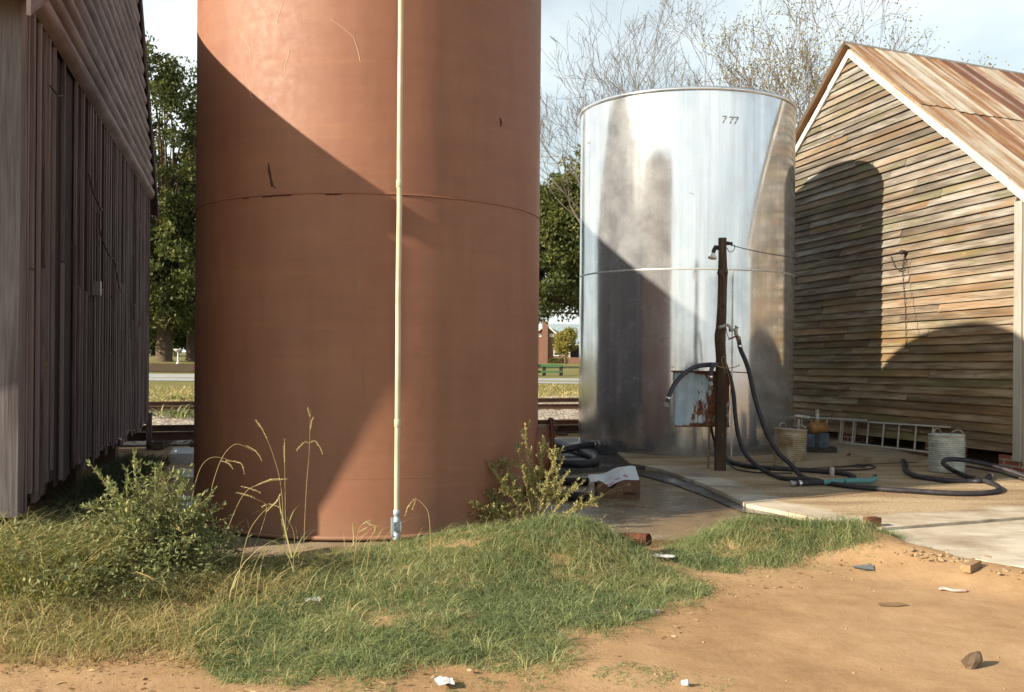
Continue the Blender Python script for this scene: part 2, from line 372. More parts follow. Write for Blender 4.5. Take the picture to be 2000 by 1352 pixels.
M = dict(
 dirt=mat_dirt(), turf=mat_grassground(), gravel=mat_gravel(),
 slab=mat_concrete('sandy_concrete', (.45, .395, .31), (.62, .56, .46), (.25, .165, .09), attr=True),
 apron=mat_concrete('damp_concrete', (.15, .10, .052), (.25, .175, .095), (.08, .052, .03), rough=.6, wet=.36),
 platform=mat_concrete('dark_wet_platform', (.05, .043, .04), (.095, .08, .07), (.03, .026, .026), rough=.5, wet=.36),
 pad=mat_concrete('old_concrete', (.26, .20, .13), (.36, .28, .19), (.17, .12, .075)),
 block=mat_concrete('grey_concrete', (.50, .50, .50), (.62, .62, .61), (.36, .34, .32)),
 bank=simple('brown_bank', (.10, .07, .04), .95, .1, 0, .4, 2), road=simple('pale_road', (.36, .36, .365), .95, var=.2, scale=.8, bump=.05),
 rust=mat_rust_tank(), silver=mat_silver(), tin=mat_tin(), corr=mat_corr(),
 weld=simple('weld_bead', (.62, .62, .6), .5, .4, .4, .3, 30), rustweld=simple('painted_weld', (.20, .078, .04), .6, .3, 0, .45, 20),
 stain=simple('dark_rust_stain', (.07, .03, .02), .8, .2, 0, .4, 30), scratch=simple('pale_scratch', (.66, .50, .40), .7, .2, 0, .2, 40),
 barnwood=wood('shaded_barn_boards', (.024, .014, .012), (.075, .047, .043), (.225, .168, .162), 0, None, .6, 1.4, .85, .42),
 cornerwood=wood('grey_corner_boards', (.045, .036, .035), (.105, .09, .09), (.20, .18, .185), 0, None, .5),
 siding=wood('weathered_lap_siding', (.034, .027, .022), (.125, .106, .086), (.365, .342, .31), .38, (.26, .155, .075), .9, 1.2, .9, .12),
 greywood=wood('pale_weathered_post', (.15, .13, .105), (.27, .245, .21), (.40, .375, .335), .2, None, .5),
 polewood=wood('old_pole_wood', (.026, .015, .010), (.065, .04, .026), (.17, .12, .08), 0, None, .5),
 plank=wood('scrap_planks', (.16, .095, .05), (.27, .17, .095), (.38, .27, .16), 0, None, .4),
 trim=mat_white_trim(),
 roofdark=simple('dark_roof_edge', (.07, .045, .04), .85, .2, 0, .4, 5),
 hose=mat_rubber('black_rubber_hose', (.020, .017, .021)), hosegrey=mat_rubber('grey_rubber_hose', (.045, .043, .055)),
 teal=simple('teal_plastic', (.10, .26, .25), .45, .4, 0, .2, 20), metal=simple('dull_steel', (.2, .18, .17), .42, .5, .7, .3, 25),
 galv=simple('galvanised_fitting', (.46, .47, .46), .5, .5, .5, .3, 30, (.25, .19, .13)), bright=simple('bright_clamp', (.75, .75, .74), .25, .5, .9, .1, 30),
 pipe=simple('cream_painted_pipe', (.56, .49, .37), .55, .35, 0, .22, 4, (.44, .36, .24)), valve=simple('grey_blue_valve', (.42, .47, .51), .55, .4, .2, .25, 30),
 iron=simple('rusty_iron', (.15, .058, .034), .85, .2, .1, .4, 18), darkiron=simple('dark_iron', (.05, .042, .04), .7, .3, .3, .3, 20),
 bluebox=mat_bluebox(), pailr=mat_pail('rusty_ribbed_pail', True), pailg=mat_pail('galvanised_ribbed_pail', False),
 blue=simple('blue_pump_paint', (.03, .042, .065), .75, .3, 0, .5, 9, (.10, .125, .135)), brass=simple('brown_pump_iron', (.30, .155, .055), .65, .35, .2, .5, 16),
 ladder=simple('dull_aluminium', (.55, .51, .45), .55, .4, .05, .3, 10), brick=mat_brick(), shingle=mat_shingle(),
 housetrim=simple('white_house_paint', (.72, .70, .66), .7, .3, 0, .1, 4), glass=simple('dark_window_glass', (.05, .06, .07), .15, .5, 0, .3, 2, bump=0),
 green=simple('green_barrier_paint', (.06, .15, .065), .7, .3, 0, .25, 5), card=simple('brown_cardboard', (.165, .092, .060), .9, .1, 0, .3, 14, bump=.05),
 paper=simple('crumpled_white_paper', (.68, .69, .70), .85, .2, 0, .15, 16), redink=simple('faded_red_print', (.52, .24, .25), .85, .2, 0, .3, 30), ink=simple('black_ink', (.03, .025, .025), .8, .2, 0, .3, 40),
 cream=simple('lamp_glass', (.78, .76, .70), .2, .5, 0, .1, 30, bump=0), rope=simple('tan_twine', (.38, .26, .13), .9, .1, 0, .3, 60),
 railm=simple('rusty_rail', (.115, .062, .042), .75, .3, .2, .35, 6), railtop=simple('worn_rail_head', (.34, .24, .17), .5, .4, .4, .3, 6), tie=simple('old_sleeper', (.12, .085, .065), .95, .1, 0, .4, 6),
 slate=simple('grey_shingle_scrap', (.15, .165, .17), .8, .2, 0, .3, 30), stone=simple('sandy_rubble', (.37, .265, .16), .95, .1, 0, .35, 20), can=simple('faded_can', (.55, .42, .38), .5, .4, .2, .3, 40),
 bark=simple('grey_brown_bark', (.14, .105, .075), .95, .1, 0, .5, 5), twig=simple('pale_twig_bark', (.19, .155, .135), .95, .1, 0, .4, 3),
 oak=leafy('oak_leaves', [(.04, .055, .02), (.075, .095, .032), (.125, .14, .045), (.20, .19, .065)], .35),
 yleaf=leafy('yellow_green_leaves', [(.14, .14, .035), (.24, .22, .06), (.32, .27, .08)], .4), spleaf=leafy('sparse_autumn_leaves', [(.15, .14, .05), (.24, .21, .08), (.32, .26, .10)], .45),
 grass=leafy('short_green_grass', [(.075, .12, .05), (.16, .22, .10), (.255, .31, .15), (.40, .41, .21), (.58, .50, .29)], .4),
 dry=leafy('dry_tall_grass', [(.09, .135, .05), (.19, .225, .085), (.34, .31, .14), (.48, .38, .19), (.55, .45, .26)], .35),
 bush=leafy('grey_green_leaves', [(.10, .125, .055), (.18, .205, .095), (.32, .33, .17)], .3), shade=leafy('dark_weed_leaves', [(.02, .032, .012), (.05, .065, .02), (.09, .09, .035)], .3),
 straw=leafy('pale_straw', [(.32, .28, .12), (.46, .38, .19), (.58, .48, .28)], .3), weed=leafy('spiky_weed_leaves', [(.19, .21, .08), (.34, .33, .15), (.48, .38, .2)], .35),
 litter=leafy('dead_leaves', [(.07, .038, .02), (.17, .09, .04), (.34, .22, .11), (.5, .4, .26)], .1),
)
# ------------------------------------------------------------------ camera, sun, sky
cam_d = bpy.data.cameras.new('camera'); cam = bpy.data.objects.new('camera', cam_d); COL.objects.link(cam)
cam.location = (0, 0, CAMZ)
cam.rotation_euler = (Matrix.Rotation(pi/2, 3, 'X') @ Matrix.Rotation(ROLL, 3, 'Z')).to_euler()
cam_d.sensor_fit = 'HORIZONTAL'; cam_d.sensor_width = 36; cam_d.lens = 36.0*FPX/2000; cam_d.shift_y = (HOR-676)/2000
cam_d.clip_end = 3000; cam_d.clip_start = .05
cam_d.dof.use_dof = True; cam_d.dof.focus_distance = 9.0; cam_d.dof.aperture_fstop = 5.6
sc.camera = cam
SUN_A, SUN_E = radians(28), radians(25.3)
sdir = Vector((-cos(SUN_A)*cos(SUN_E), -sin(SUN_A)*cos(SUN_E), sin(SUN_E)))
sd = bpy.data.lights.new('sun', 'SUN'); sun = bpy.data.objects.new('sun', sd); COL.objects.link(sun)
sd.energy = 5.0; sd.angle = radians(.55); sd.color = (1.0, .88, .70)
sun.rotation_euler = sdir.to_track_quat('Z', 'Y').to_euler(); sun.location = (-20, -10, 20)
w = bpy.data.worlds.new('World'); sc.world = w; w.use_nodes = True; nt = w.node_tree
bg = nt.nodes['Background']; sky = nt.nodes.new('ShaderNodeTexSky'); sky.sky_type = 'NISHITA'; sky.sun_disc = False
sky.sun_elevation = SUN_E; sky.sun_rotation = atan2(sdir.x, sdir.y); sky.air_density = 1.0; sky.dust_density = 1.5; sky.ozone_density = 1.5
def wn(t, ins=None, **pr):
    nd = nt.nodes.new(t)
    for k, v in pr.items(): setattr(nd, k, v)
    for k, v in (ins or {}).items():
        if isinstance(v, bpy.types.NodeSocket): nt.links.new(v, nd.inputs[k])
        else: nd.inputs[k].default_value = v
    return nd
tc = wn('ShaderNodeTexCoord'); sp = wn('ShaderNodeSeparateXYZ', {0: tc.outputs['Generated']})
zz = wn('ShaderNodeMath', {0: sp.outputs[2], 1: .16}, operation='ADD'); zz = wn('ShaderNodeMath', {0: zz.outputs[0], 1: .05}, operation='MAXIMUM')
cx = wn('ShaderNodeMath', {0: sp.outputs[0], 1: zz.outputs[0]}, operation='DIVIDE'); cy = wn('ShaderNodeMath', {0: sp.outputs[1], 1: zz.outputs[0]}, operation='DIVIDE')
cv = wn('ShaderNodeCombineXYZ', {0: cx.outputs[0], 1: cy.outputs[0], 2: 0.0})
cmap = wn('ShaderNodeMapping', {'Vector': cv.outputs[0], 'Location': (3.1, 1.7, 0), 'Scale': (1, 1, 1)})
n1 = wn('ShaderNodeTexNoise', {'Vector': cmap.outputs[0], 'Scale': .75, 'Detail': 7.0, 'Roughness': .55, 'Distortion': .3})
rp = wn('ShaderNodeValToRGB', {0: n1.outputs[0]}); e = rp.color_ramp.elements; zf = wn('ShaderNodeMapRange', {0: sp.outputs[2], 1: .28, 2: .75, 3: 1.0, 4: .12})
e[0].position = .40; e[0].color = (.36, .36, .36, 1); e[1].position = .66; e[1].color = (.85, .85, .85, 1)
tint = wn('ShaderNodeMix', {0: 1.0}, data_type='RGBA', blend_type='MULTIPLY'); nt.links.new(sky.outputs[0], tint.inputs[6]); tint.inputs[7].default_value = (1.08, 1.16, 1.0, 1)
cf = wn('ShaderNodeMath', {0: rp.outputs[0], 1: zf.outputs[0]}, operation='MULTIPLY'); mx = wn('ShaderNodeMix', {0: cf.outputs[0]}, data_type='RGBA'); nt.links.new(tint.outputs[2], mx.inputs[6]); mx.inputs[7].default_value = (12.2, 12.9, 12.8, 1)
nt.links.new(mx.outputs[2], bg.inputs[0]); bg.inputs[1].default_value = .058
sc.view_settings.view_transform = 'Standard'; sc.view_settings.look = 'None'; sc.view_settings.exposure = 1.05; sc.view_settings.gamma = 1
sc.cycles.max_bounces = 8; sc.cycles.transparent_max_bounces = 8; sc.cycles.use_denoising = True
# ------------------------------------------------------------------ key positions
RC = Vector((-1.442, 10.43, 0)); RR = 1.711; RTOP = 5.32            # rust tank
SC_ = Vector((2.747, 16.295, 0)); SR = 1.677; SBASE = .158; STOP = 5.473   # silver tank
# ------------------------------------------------------------------ terrain
def far_z(x, y):
    L = [(0, 0), (13, 0), (19, -.2), (22, -.22), (24, -.12), (46, -.05), (58, .1), (62, .3), (75, 1.0), (130, 1.25), (400, 2.0)]
    Rr = [(0, 0), (20, 0), (23, -.12), (26, -.10), (46, -.05), (58, .1), (66, .3), (75, .5), (120, .76), (200, 1.2), (400, 2.0)]
    def ip(T):
        for (a, za), (b, zb) in zip(T, T[1:]):
            if y <= b: return za + (zb-za)*(y-a)/(b-a) if y > a else T[0][1]
        return T[-1][1]
    return lerp(ip(L), ip(Rr), smooth01((x+12)/10.0)) if y > 45 else lerp(ip(L), ip(Rr), smooth01((x+3.5)/3.0))
HUMPS = [(.15, 7.95, .85, .45, .19), (-.55, 7.5, .9, .5, .07), (-.5, 6.3, 1.0, .45, .05), (1.95, 8.6, .42, .30, .20), (2.5, 8.75, .55, .28, .19), (.50, 8.1, .48, .42, .18), (3.05, 8.75, .35, .22, .12), (3.2, 8.35, .4, .3, .08), (3.45, 7.95, .45, .35, .085), (3.65, 7.55, .45, .3, .075), (4.0, 7.3, .6, .3, .07), (4.6, 7.2, .6, .3, .07), (-.25, 8.4, .6, .28, .15), (-2.6, 7.2, 1.1, .8, .06), (-3.6, 6.6, 1.0, 1.1, .12), (2.9, 8.35, .5, .3, .04)]
def ground_z(x, y):
    z = far_z(x, y)
    if -40 < x < 40 and -20 < y < 60:
        z += -.045
        if y < 20:
            for (hx, hy, sx, sy, h) in HUMPS: z += h*exp(-((x-hx)/sx)**2 - ((y-hy)/sy)**2)
            p = Vector((x, y, 0))
            z += .016*mnoise.noise(p*.9) + .007*mnoise.noise(p*3.1) + .0035*mnoise.noise(p*9)
            if x > .8 and y > 8.6: z -= .10*smooth01((y-8.6)/1.0)*smooth01((x-.8)/.8) * (1 - .6*smooth01((y-10)/4))
    return z
def axis(segs):
    out = [segs[0][0]]
    for (a, b, st) in segs:
        n = max(1, int(round((b-a)/st))); out += [a + (b-a)*(i+1)/n for i in range(n)]
    return out
xs = axis([(-420, -60, 40), (-60, -12, 4), (-12, -4.6, .4), (-4.6, 6.2, .055), (6.2, 14, .4), (14, 60, 4), (60, 420, 40)])
ys = axis([(-60, 2, 6), (2, 4, .25), (4, 10.5, .05), (10.5, 24, .3), (24, 80, 2), (80, 480, 20)])
V = np.array([(x, y, ground_z(x, y)) for y in ys for x in xs]); nx, ny = len(xs), len(ys)
I = np.arange(nx*ny).reshape(ny, nx)
Q = np.stack([I[:-1, :-1], I[:-1, 1:], I[1:, 1:], I[1:, :-1]], -1).reshape(-1, 4)
cenY = V[Q[:, 0], 1]
g = np_mesh('ground', V, Q, M['dirt'], np.full((len(Q), 3), .5), smooth=True)
g.data.materials.append(M['turf']); g.data.polygons.foreach_set('material_index', (cenY > 23).astype(np.int32))
tag(g, kind='structure')
def sheet(name, pts, mat, lift=.02, n=24, kind='structure', thick=0):      # strip between two polylines following the terrain
    A, B = pts; mb = MB(); P = []
    for j in range(5):
        for i in range(n+1):
            t = i/n; k = t*(len(A)-1); q = min(int(k), len(A)-2); a = A[q].lerp(A[q+1], k-q); b = B[q].lerp(B[q+1], k-q)
            p = a.lerp(b, j/4); P.append(Vector((p.x, p.y, ground_z(p.x, p.y)+lift)))
    F = [(j*(n+1)+i, j*(n+1)+i+1, (j+1)*(n+1)+i+1, (j+1)*(n+1)+i) for j in range(4) for i in range(n)]
    mb.add(P, F, 0, (.5, .5, .5), [(p.x, p.y) for p in P], True); return tag(mb.build(name, mat), kind=kind)
# slabs ---------------------------------------------------------------
def slab_grid(name, outline, plane, thick, mat, step, fr, jag=0.0):         # concrete: polygon filled with a fine grid, kerb sides
    xs_ = [p.x for p in outline]; ys_ = [p.y for p in outline]
    bm = bmesh.new(); vs = [bm.verts.new((p.x, p.y, 0)) for p in outline]; bm.faces.new(vs)
    for ax, lo, hi in ((0, min(xs_), max(xs_)), (1, min(ys_), max(ys_))):
        c = lo + step
        while c < hi:
            co = [0, 0, 0]; no = [0, 0, 0]; co[ax] = c; no[ax] = 1
            bmesh.ops.bisect_plane(bm, geom=bm.verts[:]+bm.edges[:]+bm.faces[:], plane_co=co, plane_no=no); c += step
    top = bm.faces[:]; r = bmesh.ops.extrude_face_region(bm, geom=top)
    low = [v for v in bm.verts if v not in set(x for x in r['geom'] if isinstance(x, bmesh.types.BMVert))]
    low_set = set(low)
    for v in bm.verts:
        z = plane[0] + plane[1]*v.co.y + .006*mnoise.noise(v.co*1.3) + .003*mnoise.noise(v.co*5)
        v.co.z = z - thick if v in low_set else z
    bmesh.ops.recalc_face_normals(bm, faces=bm.faces)
    me = bpy.data.meshes.new(name); 
    cols = []
    for v in bm.verts:
        k = fr(v.co.x, v.co.y); cols += [k[0], k[1], .5, 1]
    bm.to_mesh(me); bm.free(); me.materials.append(mat)
    a = me.attributes.new('bcol', 'FLOAT_COLOR', 'POINT'); a.data.foreach_set('color', cols)
    o = bpy.data.objects.new(name, me); COL.objects.link(o); OFF[o.name] = Vector((0, 0, 0)); return o
sp_ = lambda x, y: on(x, y, *SLAB)
s_left = [sp_(1292, 916), sp_(1375, 945), sp_(1460, 985), sp_(1585, 1010), sp_(1722, 1031)]
joint = [sp_(1722, 1031), sp_(1850, 1021), sp_(2000, 1010), sp_(2300, 990)]
slab_poly = s_left + joint[1:] + [Vector((9.5, 11.0, 0)), Vector((9.5, 21, 0)), Vector((1.4, 21, 0)), Vector((1.6, 13.8, 0))]
def poly_dist(pl):
    segs = [(pl[i], pl[i+1]) for i in range(len(pl)-1)]
    def d(x, y):
        best = 9
        for a, b in segs:
            ax, ay, bx, by = a.x, a.y, b.x, b.y; l2 = (bx-ax)**2+(by-ay)**2
            t = max(0, min(1, ((x-ax)*(bx-ax)+(y-ay)*(by-ay))/l2)); best = min(best, sqrt((x-ax-t*(bx-ax))**2+(y-ay-t*(by-ay))**2))
        return best
    return d
dl, dj = poly_dist(s_left), poly_dist(joint)
def fr_slab(x, y):
    d = min(dl(x, y), dj(x, y)*.8)
    return (.08 + .85*smooth01((d-.12)/.55), .0)
tag(slab_grid('concrete_slab', slab_poly, SLAB, .12, M['slab'], .09, fr_slab), kind='structure')
fa = [sp_(1726, 1034), sp_(1850, 1024.5), sp_(2000, 1013.5), sp_(2300, 994)]
brk = [(1728, 1044), (1760, 1052), (1790, 1068), (1830, 1074), (1868, 1088), (1905, 1086), (1950, 1098), (2000, 1102), (2060, 1112), (2150, 1108), (2300, 1120)]
fr_poly = fa + [on(x, y, *SLAB) + Vector((random.uniform(-.02, .02), random.uniform(-.02, .02), 0)) for x, y in reversed(brk)]
AP2 = (SLAB[0]-.012, SLAB[1])
tag(slab_grid('concrete_apron', fr_poly, AP2, .10, M['slab'], .09, lambda x, y: (.22, 0)), kind='structure')
ap = [on(1030, 1052, *APRON), on(1250, 1060, *APRON), on(1480, 1003, *APRON), on(1560, 1018, *APRON)]
apron_poly = [Vector((.15, 8.95, 0)), Vector((1.2, 8.75, 0)), Vector((2.4, 8.9, 0)), Vector((3.1, 9.1, 0)), Vector((2.6, 10.6, 0)), Vector((2.45, 13.4, 0)), Vector((-.4, 13.6, 0)), Vector((-.4, 11.5, 0))]
tag(slab_grid('damp_concrete_yard', apron_poly, APRON, .10, M['apron'], .2, lambda x, y: (0, 0)), kind='structure')
# wet gutter strip along the slab's edge
mb = MB(); gut = [on(x, y, *APRON, lift=.012) for x, y in ((1225, 921), (1315, 945), (1395, 976), (1450, 1000))]
gut2 = [on(x, y, *APRON, lift=.012) for x, y in ((1300, 921), (1380, 950), (1458, 982), (1540, 1010))]
mb.add(gut+gut2, [(i, i+1, 5+i, 4+i) for i in range(3)], 0, (0, 0, 0), [(p.x, p.y) for p in gut+gut2])
tag(mb.build('wet_gutter', M['platform']), kind='structure')
# platform under the silver tank
pf = [Vector((.15, 12.75, 0)), on(1300, 909, .158), Vector((1.95, 13.3, 0)), Vector((1.95, 14.0, 0)), Vector((4.9, 18.1, 0)), Vector((.3, 18.1, 0))]
tag(slab_grid('tank_platform', pf, (.158, 0), .2, M['platform'], .25, lambda x, y: (0, 0)), kind='structure')
# pad under the rust tank
pd = [on(372, 1103, .0), on(420, 1101, 0), on(500, 1092, 0), Vector((-1.5, 8.50, 0)), Vector((.3, 8.9, 0)), Vector((.3, 12.4, 0)), Vector((-3.25, 12.4, 0)), Vector((-3.2, 9.2, 0))]
tag(slab_grid('tank_pad', pd, (0.0, 0), .14, M['pad'], .2, lambda x, y: (0, 0)), kind='structure')
# railway, road, verge ---------------------------------------------------
ballast = ([Vector((-40, 12.5, 0)), Vector((-8, 20.0, 0)), Vector((2, 23.6, 0)), Vector((40, 38, 0))], [Vector((-40, 24.0, 0)), Vector((-8, 37.5, 0)), Vector((2, 43, 0)), Vector((40, 62, 0))])
sheet('railway_ballast', ballast, M['gravel'], .03, 40)
rd = ([Vector((-80, 56, 0)), Vector((80, 58, 0))], [Vector((-80, 61, 0)), Vector((80, 64, 0))])
sheet('street', rd, M['road'], .03, 40)
sheet('bare_bank', ([Vector((-60, 63, 0)), Vector((-8, 64, 0))], [Vector((-60, 71.5, 0)), Vector((-8, 72, 0))]), M['bank'], .04, 30)
def rail_mb(p, q, topmat=1):
    mb = MB(); d = (q-p).normalized(); s = Vector((d.y, -d.x, 0)); n = 1
    prof = [(-.075, 0), (.075, 0), (.07, .012), (.012, .03), (.012, .12), (.036, .13), (.036, .165), (-.036, .165), (-.036, .13), (-.012, .12), (-.012, .03), (-.07, .012)]
    P = [p + s*a + Vector((0, 0, b)) for a, b in prof] + [q + s*a + Vector((0, 0, b)) for a, b in prof]; k = len(prof)
    for i in range(k): mb.add([P[i], P[(i+1) % k], P[k+(i+1) % k], P[k+i]], [(0, 3, 2, 1)], 1 if i == 6 else 0, (random.random(), .5, .5), None)
    return mb
def track(label, rows):
    P = []
    for (pl, pr) in rows:         # two pixels of the rail top -> world at rail-top height 0.06
        a, b = on(*pl, .07), on(*pr, .07); d = (b-a).normalized(); P.append((a-d*9, b+d*9))
    root = thing('railway_track', label, 'railway track', ((P[0][0].x+P[0][1].x)/2, (P[0][0].y+P[0][1].y)/2, -.1), 'railway tracks')
    for a, b in P: rail_mb(a - Vector((0, 0, .165)), b - Vector((0, 0, .165))).build('rail', [M['railm'], M['railtop']], root)
    (a0, b0), (a1, b1) = P; L = (b0-a0).length
    for i in range(int(L/.7)):
        t = (i+.5)*.7/L; p = a0.lerp(b0, t); q = a1.lerp(b1, t); u = (p.x/p.y*2000+1000)
        if not (250 < u < 420 or 1030 < u < 1160): continue
        d = (q-p).normalized(); c = (p+q)/2; Rm = Matrix.Rotation(atan2(d.y, d.x), 3, 'Z')
        MB().box((c.x, c.y, -.16), ((q-p).length+.9, .2, .14), Rm).build('sleeper', M['tie'], root)
    return root
track('nearer pair of rusty rails just behind the tanks', [((340, 843), (1090, 830.5)), ((340, 830), (1090, 819.5))])
track('farther pair of rusty rails beside the grassy verge', [((340, 793), (1090, 789)), ((340, 784), (1090, 777.5))])

# ------------------------------------------------------------------ left barn
N1 = Vector((-3.73, 7.70, 0)); W1 = Vector((-.2629, .9648, 0)); E1 = Vector((-.9648, -.2629, 0)); O1 = -E1; L1 = 12.46
def z1b(u): return .375 - .0128*u
def z1r(u): return min(4.36+.485*u, 4.57+.665*(L1-u))          # rake line
def ZCu(u): return 4.33 + .0193*u
ZC = 4.33
barn1 = thing('plank_barn', 'dark plank barn in shade beside the red tank', 'barn', (N1.x, N1.y, 0))
def P1(u, o=0, z=0): return N1 + W1*u + O1*o + Vector((0, 0, z))
mb = MB(); bat = MB(); u = .30; first = True
while u < L1-.05:
    wd = random.uniform(.20, .31); wd = min(wd, L1-u); panel = 1.25 < u < 2.6
    zt = min(ZCu(u)+.02, z1r(u)-.02); zb = z1b(u) + random.uniform(-.04, .10)
    c = (random.uniform(.0, .30) if panel else random.uniform(.2, 1), random.random(), random.random())
    mb.board(P1(u+.004, -.03, zb), Vector((0, 0, zt-zb)), W1*(wd-.008), O1*(.03 + random.uniform(-.006, .006) - (.012 if panel else 0)), 0, c)
    if not panel or random.random() < .25:
        bw = random.uniform(.045, .075); zb2 = zb + random.uniform(-.02, .12); split = random.random() < .3
        bc = (random.uniform(.55, 1.3), random.random(), random.random()); hh = zt-zb2
        if split:
            k = random.uniform(.3, .6); bat.board(P1(u-bw/2, .002, zb2), Vector((0, 0, hh*k-.02)), W1*bw, O1*.026, 0, bc); zb2 += hh*k; hh *= (1-k)
            bc = (random.uniform(.3, 1), bc[1], bc[2])
        bat.board(P1(u-bw/2+random.uniform(-.01, .01), .002, zb2), Vector((0, 0, hh)), W1*bw, O1*.024, 0, bc)
    u += wd
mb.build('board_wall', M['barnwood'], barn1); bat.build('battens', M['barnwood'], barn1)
mb = MB(); P, U, F = [], [], []; nu = 60; pitch = .205; z = ZC - .03; rows = []
while z < 8: rows.append(z); z += pitch/10
for zi in rows:
    ph = ((zi-ZC+.03)/pitch) % 1.0; o = .02 + .10*(1 - abs(2*ph-1)**2.6) 
    ua = 0 if zi < z1r(0) else (zi-4.36)/.485; ub = L1 - max(0, (zi-4.57)/.665)
    if ub <= ua: ua = ub = 7.4
    tl = lambda uu: .0193*uu*max(0, 1-(zi-ZC)/3.0)
    for i in range(nu+1):
        uu = ua + (ub-ua)*i/nu; P.append(P1(uu, o, min(zi+tl(uu), z1r(uu)))); U.append((uu, zi))
for j in range(len(rows)-1):
    for i in range(nu): F.append((j*(nu+1)+i, j*(nu+1)+i+1, (j+1)*(nu+1)+i+1, (j+1)*(nu+1)+i))
mb.add(P, F, 0, (.5, .5, .5), U, True); mb.build('gable_cladding', M['corr'], barn1)
mb = MB()          # corner board and front wall
mb.board(P1(-.03, -.005, z1b(0)-.01), Vector((0, 0, 4.1)), W1*.25, O1*.03, 1, (.9, .5, .5))
mb.board(P1(.22, -.005, z1b(0)-.02), Vector((0, 0, 4.1)), W1*.10, O1*.026, 1, (.35, .5, .5))
mb.build('corner_board', [M['cornerwood'], M['barnwood']], barn1)
mb = MB(); k = 0.0
while k < 7:
    wd = .34 if k == 0 else random.uniform(.2, .3)
    mb.board(P1(-.03, 0, z1b(0)-.01) + E1*(k-.032), Vector((0, 0, 4.0)), E1*(wd-.008), -W1*(.03+random.uniform(0, .012)), 0, (random.uniform(.5, 1), .5, .5)); k += wd
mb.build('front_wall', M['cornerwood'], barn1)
mb = MB()          # roof: two slopes, overhanging
def roof_slab(mb, a, b, c, d, t, mat=0):      # a,b near edge (rake->back) c,d ridge
    lo = [p - Vector((0, 0, t)) for p in (a, b, c, d)]
    mb.add([a, b, c, d]+lo, [(0, 1, 2, 3), (7, 6, 5, 4), (0, 4, 5, 1), (1, 5, 6, 2), (2, 6, 7, 3), (3, 7, 4, 0)], mat, (.5, .5, .5), [(0, 0), (9, 0), (9, 6), (0, 6)]*2)
ur = 7.39; zr = 4.36+.485*ur+.05; back = E1*11; fw = O1*.16
A = P1(-.40, 0, 4.36-.40*.485+.05); B = P1(ur, 0, zr); C = P1(L1+.40, 0, 4.57-.40*.665+.05)
roof_slab(mb, A+fw, A+back, B+back, B+fw, .055); roof_slab(mb, C+back, C+fw, B+fw, B+back, .055)
mb.build('roof', M['roofdark'], barn1)
mb = MB()
mb.board(P1(-.40, .125, 4.36-.40*.485-.15), (P1(ur, .125, zr-.2)-P1(-.40, .125, 4.36-.40*.485-.15)), Vector((0, 0, .14)), O1*.03, 0)
mb.board(P1(L1+.36, .125, 4.57-.36*.665-.15), (P1(ur, .125, zr-.2)-P1(L1+.36, .125, 4.57-.36*.665-.15)), Vector((0, 0, .14)), O1*.03, 0)
mb.build('rake_board', M['barnwood'], barn1)
mb = MB()          # closed shell behind
for (p, q) in ((P1(.02, -.06), P1(.02, -.06)+E1*10.5), (P1(L1-.02, -.06), P1(L1-.02, -.06)+E1*10.5), (P1(0, -.06)+E1*10.5, P1(L1, -.06)+E1*10.5)):
    a, b = p+Vector((0, 0, .45)), q+Vector((0, 0, .45)); mb.add([a, b, b+Vector((0, 0, 3.5)), a+Vector((0, 0, 3.5))], [(0, 1, 2, 3)], 0, (.3, .5, .5))
mb.add([P1(0, -.06, .45), P1(L1, -.06, .32), P1(L1, -.06, .32)+E1*10.5, P1(0, -.06, .45)+E1*10.5], [(0, 1, 2, 3)], 0, (.3, .5, .5))
mb.build('inner_shell', M['barnwood'], barn1)
mb = MB(); hp_ = [(0, 1.6), (.51, 2.16), (.66, 2.71), (.76, 3.18), (.82, 3.55), (.88, 3.94), (.88, 5.1), (0, 5.5)]      # unseen boarded hood, added and shaped to cast shade on the red tank
for (k0, k1) in ((2.3, 4.6),):
    A_ = [P1(0, 0, z)+E1*k0-W1*d for d, z in hp_]; B_ = [P1(0, 0, z)+E1*k1-W1*d for d, z in hp_]; m_ = len(hp_)
    mb.add(A_+B_, [tuple(range(m_)), tuple(reversed(range(m_, 2*m_)))] + [(i, m_+i, m_+(i+1) % m_, (i+1) % m_) for i in range(m_)], 0, (.4, .5, .5), [(p.z, p.y) for p in A_]*2)
mb.build('added_shadow_hood', M['barnwood'], barn1)
fp = P1(L1-.12, -.02, 0); MB().board(Vector((fp.x, fp.y, -.25)), Vector((0, 0, .7)), W1*.12, O1*.10).build('corner_post', M['barnwood'], barn1)
for uu in (.05, 4.0, 8.0):
    MB().board(P1(uu, -.42, -.2), W1*.42, Vector((0, 0, .2+z1b(uu)+.04)), O1*.3, 0).build('pier', M['bank'], barn1)
# conduit, switch box and loose wire on the wall
mb = MB(); c0 = P1(4.1, .05, z1b(4)+.1); mb.tube([c0, P1(4.1, .05, 2.25)], .016, 8, 0); mb.box(P1(4.1, .07, 2.33), (.10, .09, .16), Matrix.Rotation(atan2(W1.y, W1.x), 3, 'Z'), 0)
mb.build('conduit', M['metal'], barn1)
MB().tube(spline([P1(3.6, .04, 3.55), P1(3.65, .07, 3.38), P1(3.95, .10, 3.28), P1(4.4, .08, 3.25), P1(4.7, .05, 3.32)], 6), .008, 5).build('loose_wire', M['darkiron'], barn1)
MB().tube(spline([P1(4.4, .06, 3.22), P1(4.38, .07, 3.0), P1(4.8, .12, 2.78), P1(5.4, .12, 2.75), P1(6.1, .1, 2.50), P1(7.0, .06, 2.45)], 6), .008, 5).build('loose_wire', M['darkiron'], barn1)
MB().tube(spline([P1(1.0, .06, 3.86), P1(1.2, .09, 3.83), P1(1.6, .07, 3.92)], 6), .007, 5).build('loose_wire', M['darkiron'], barn1)


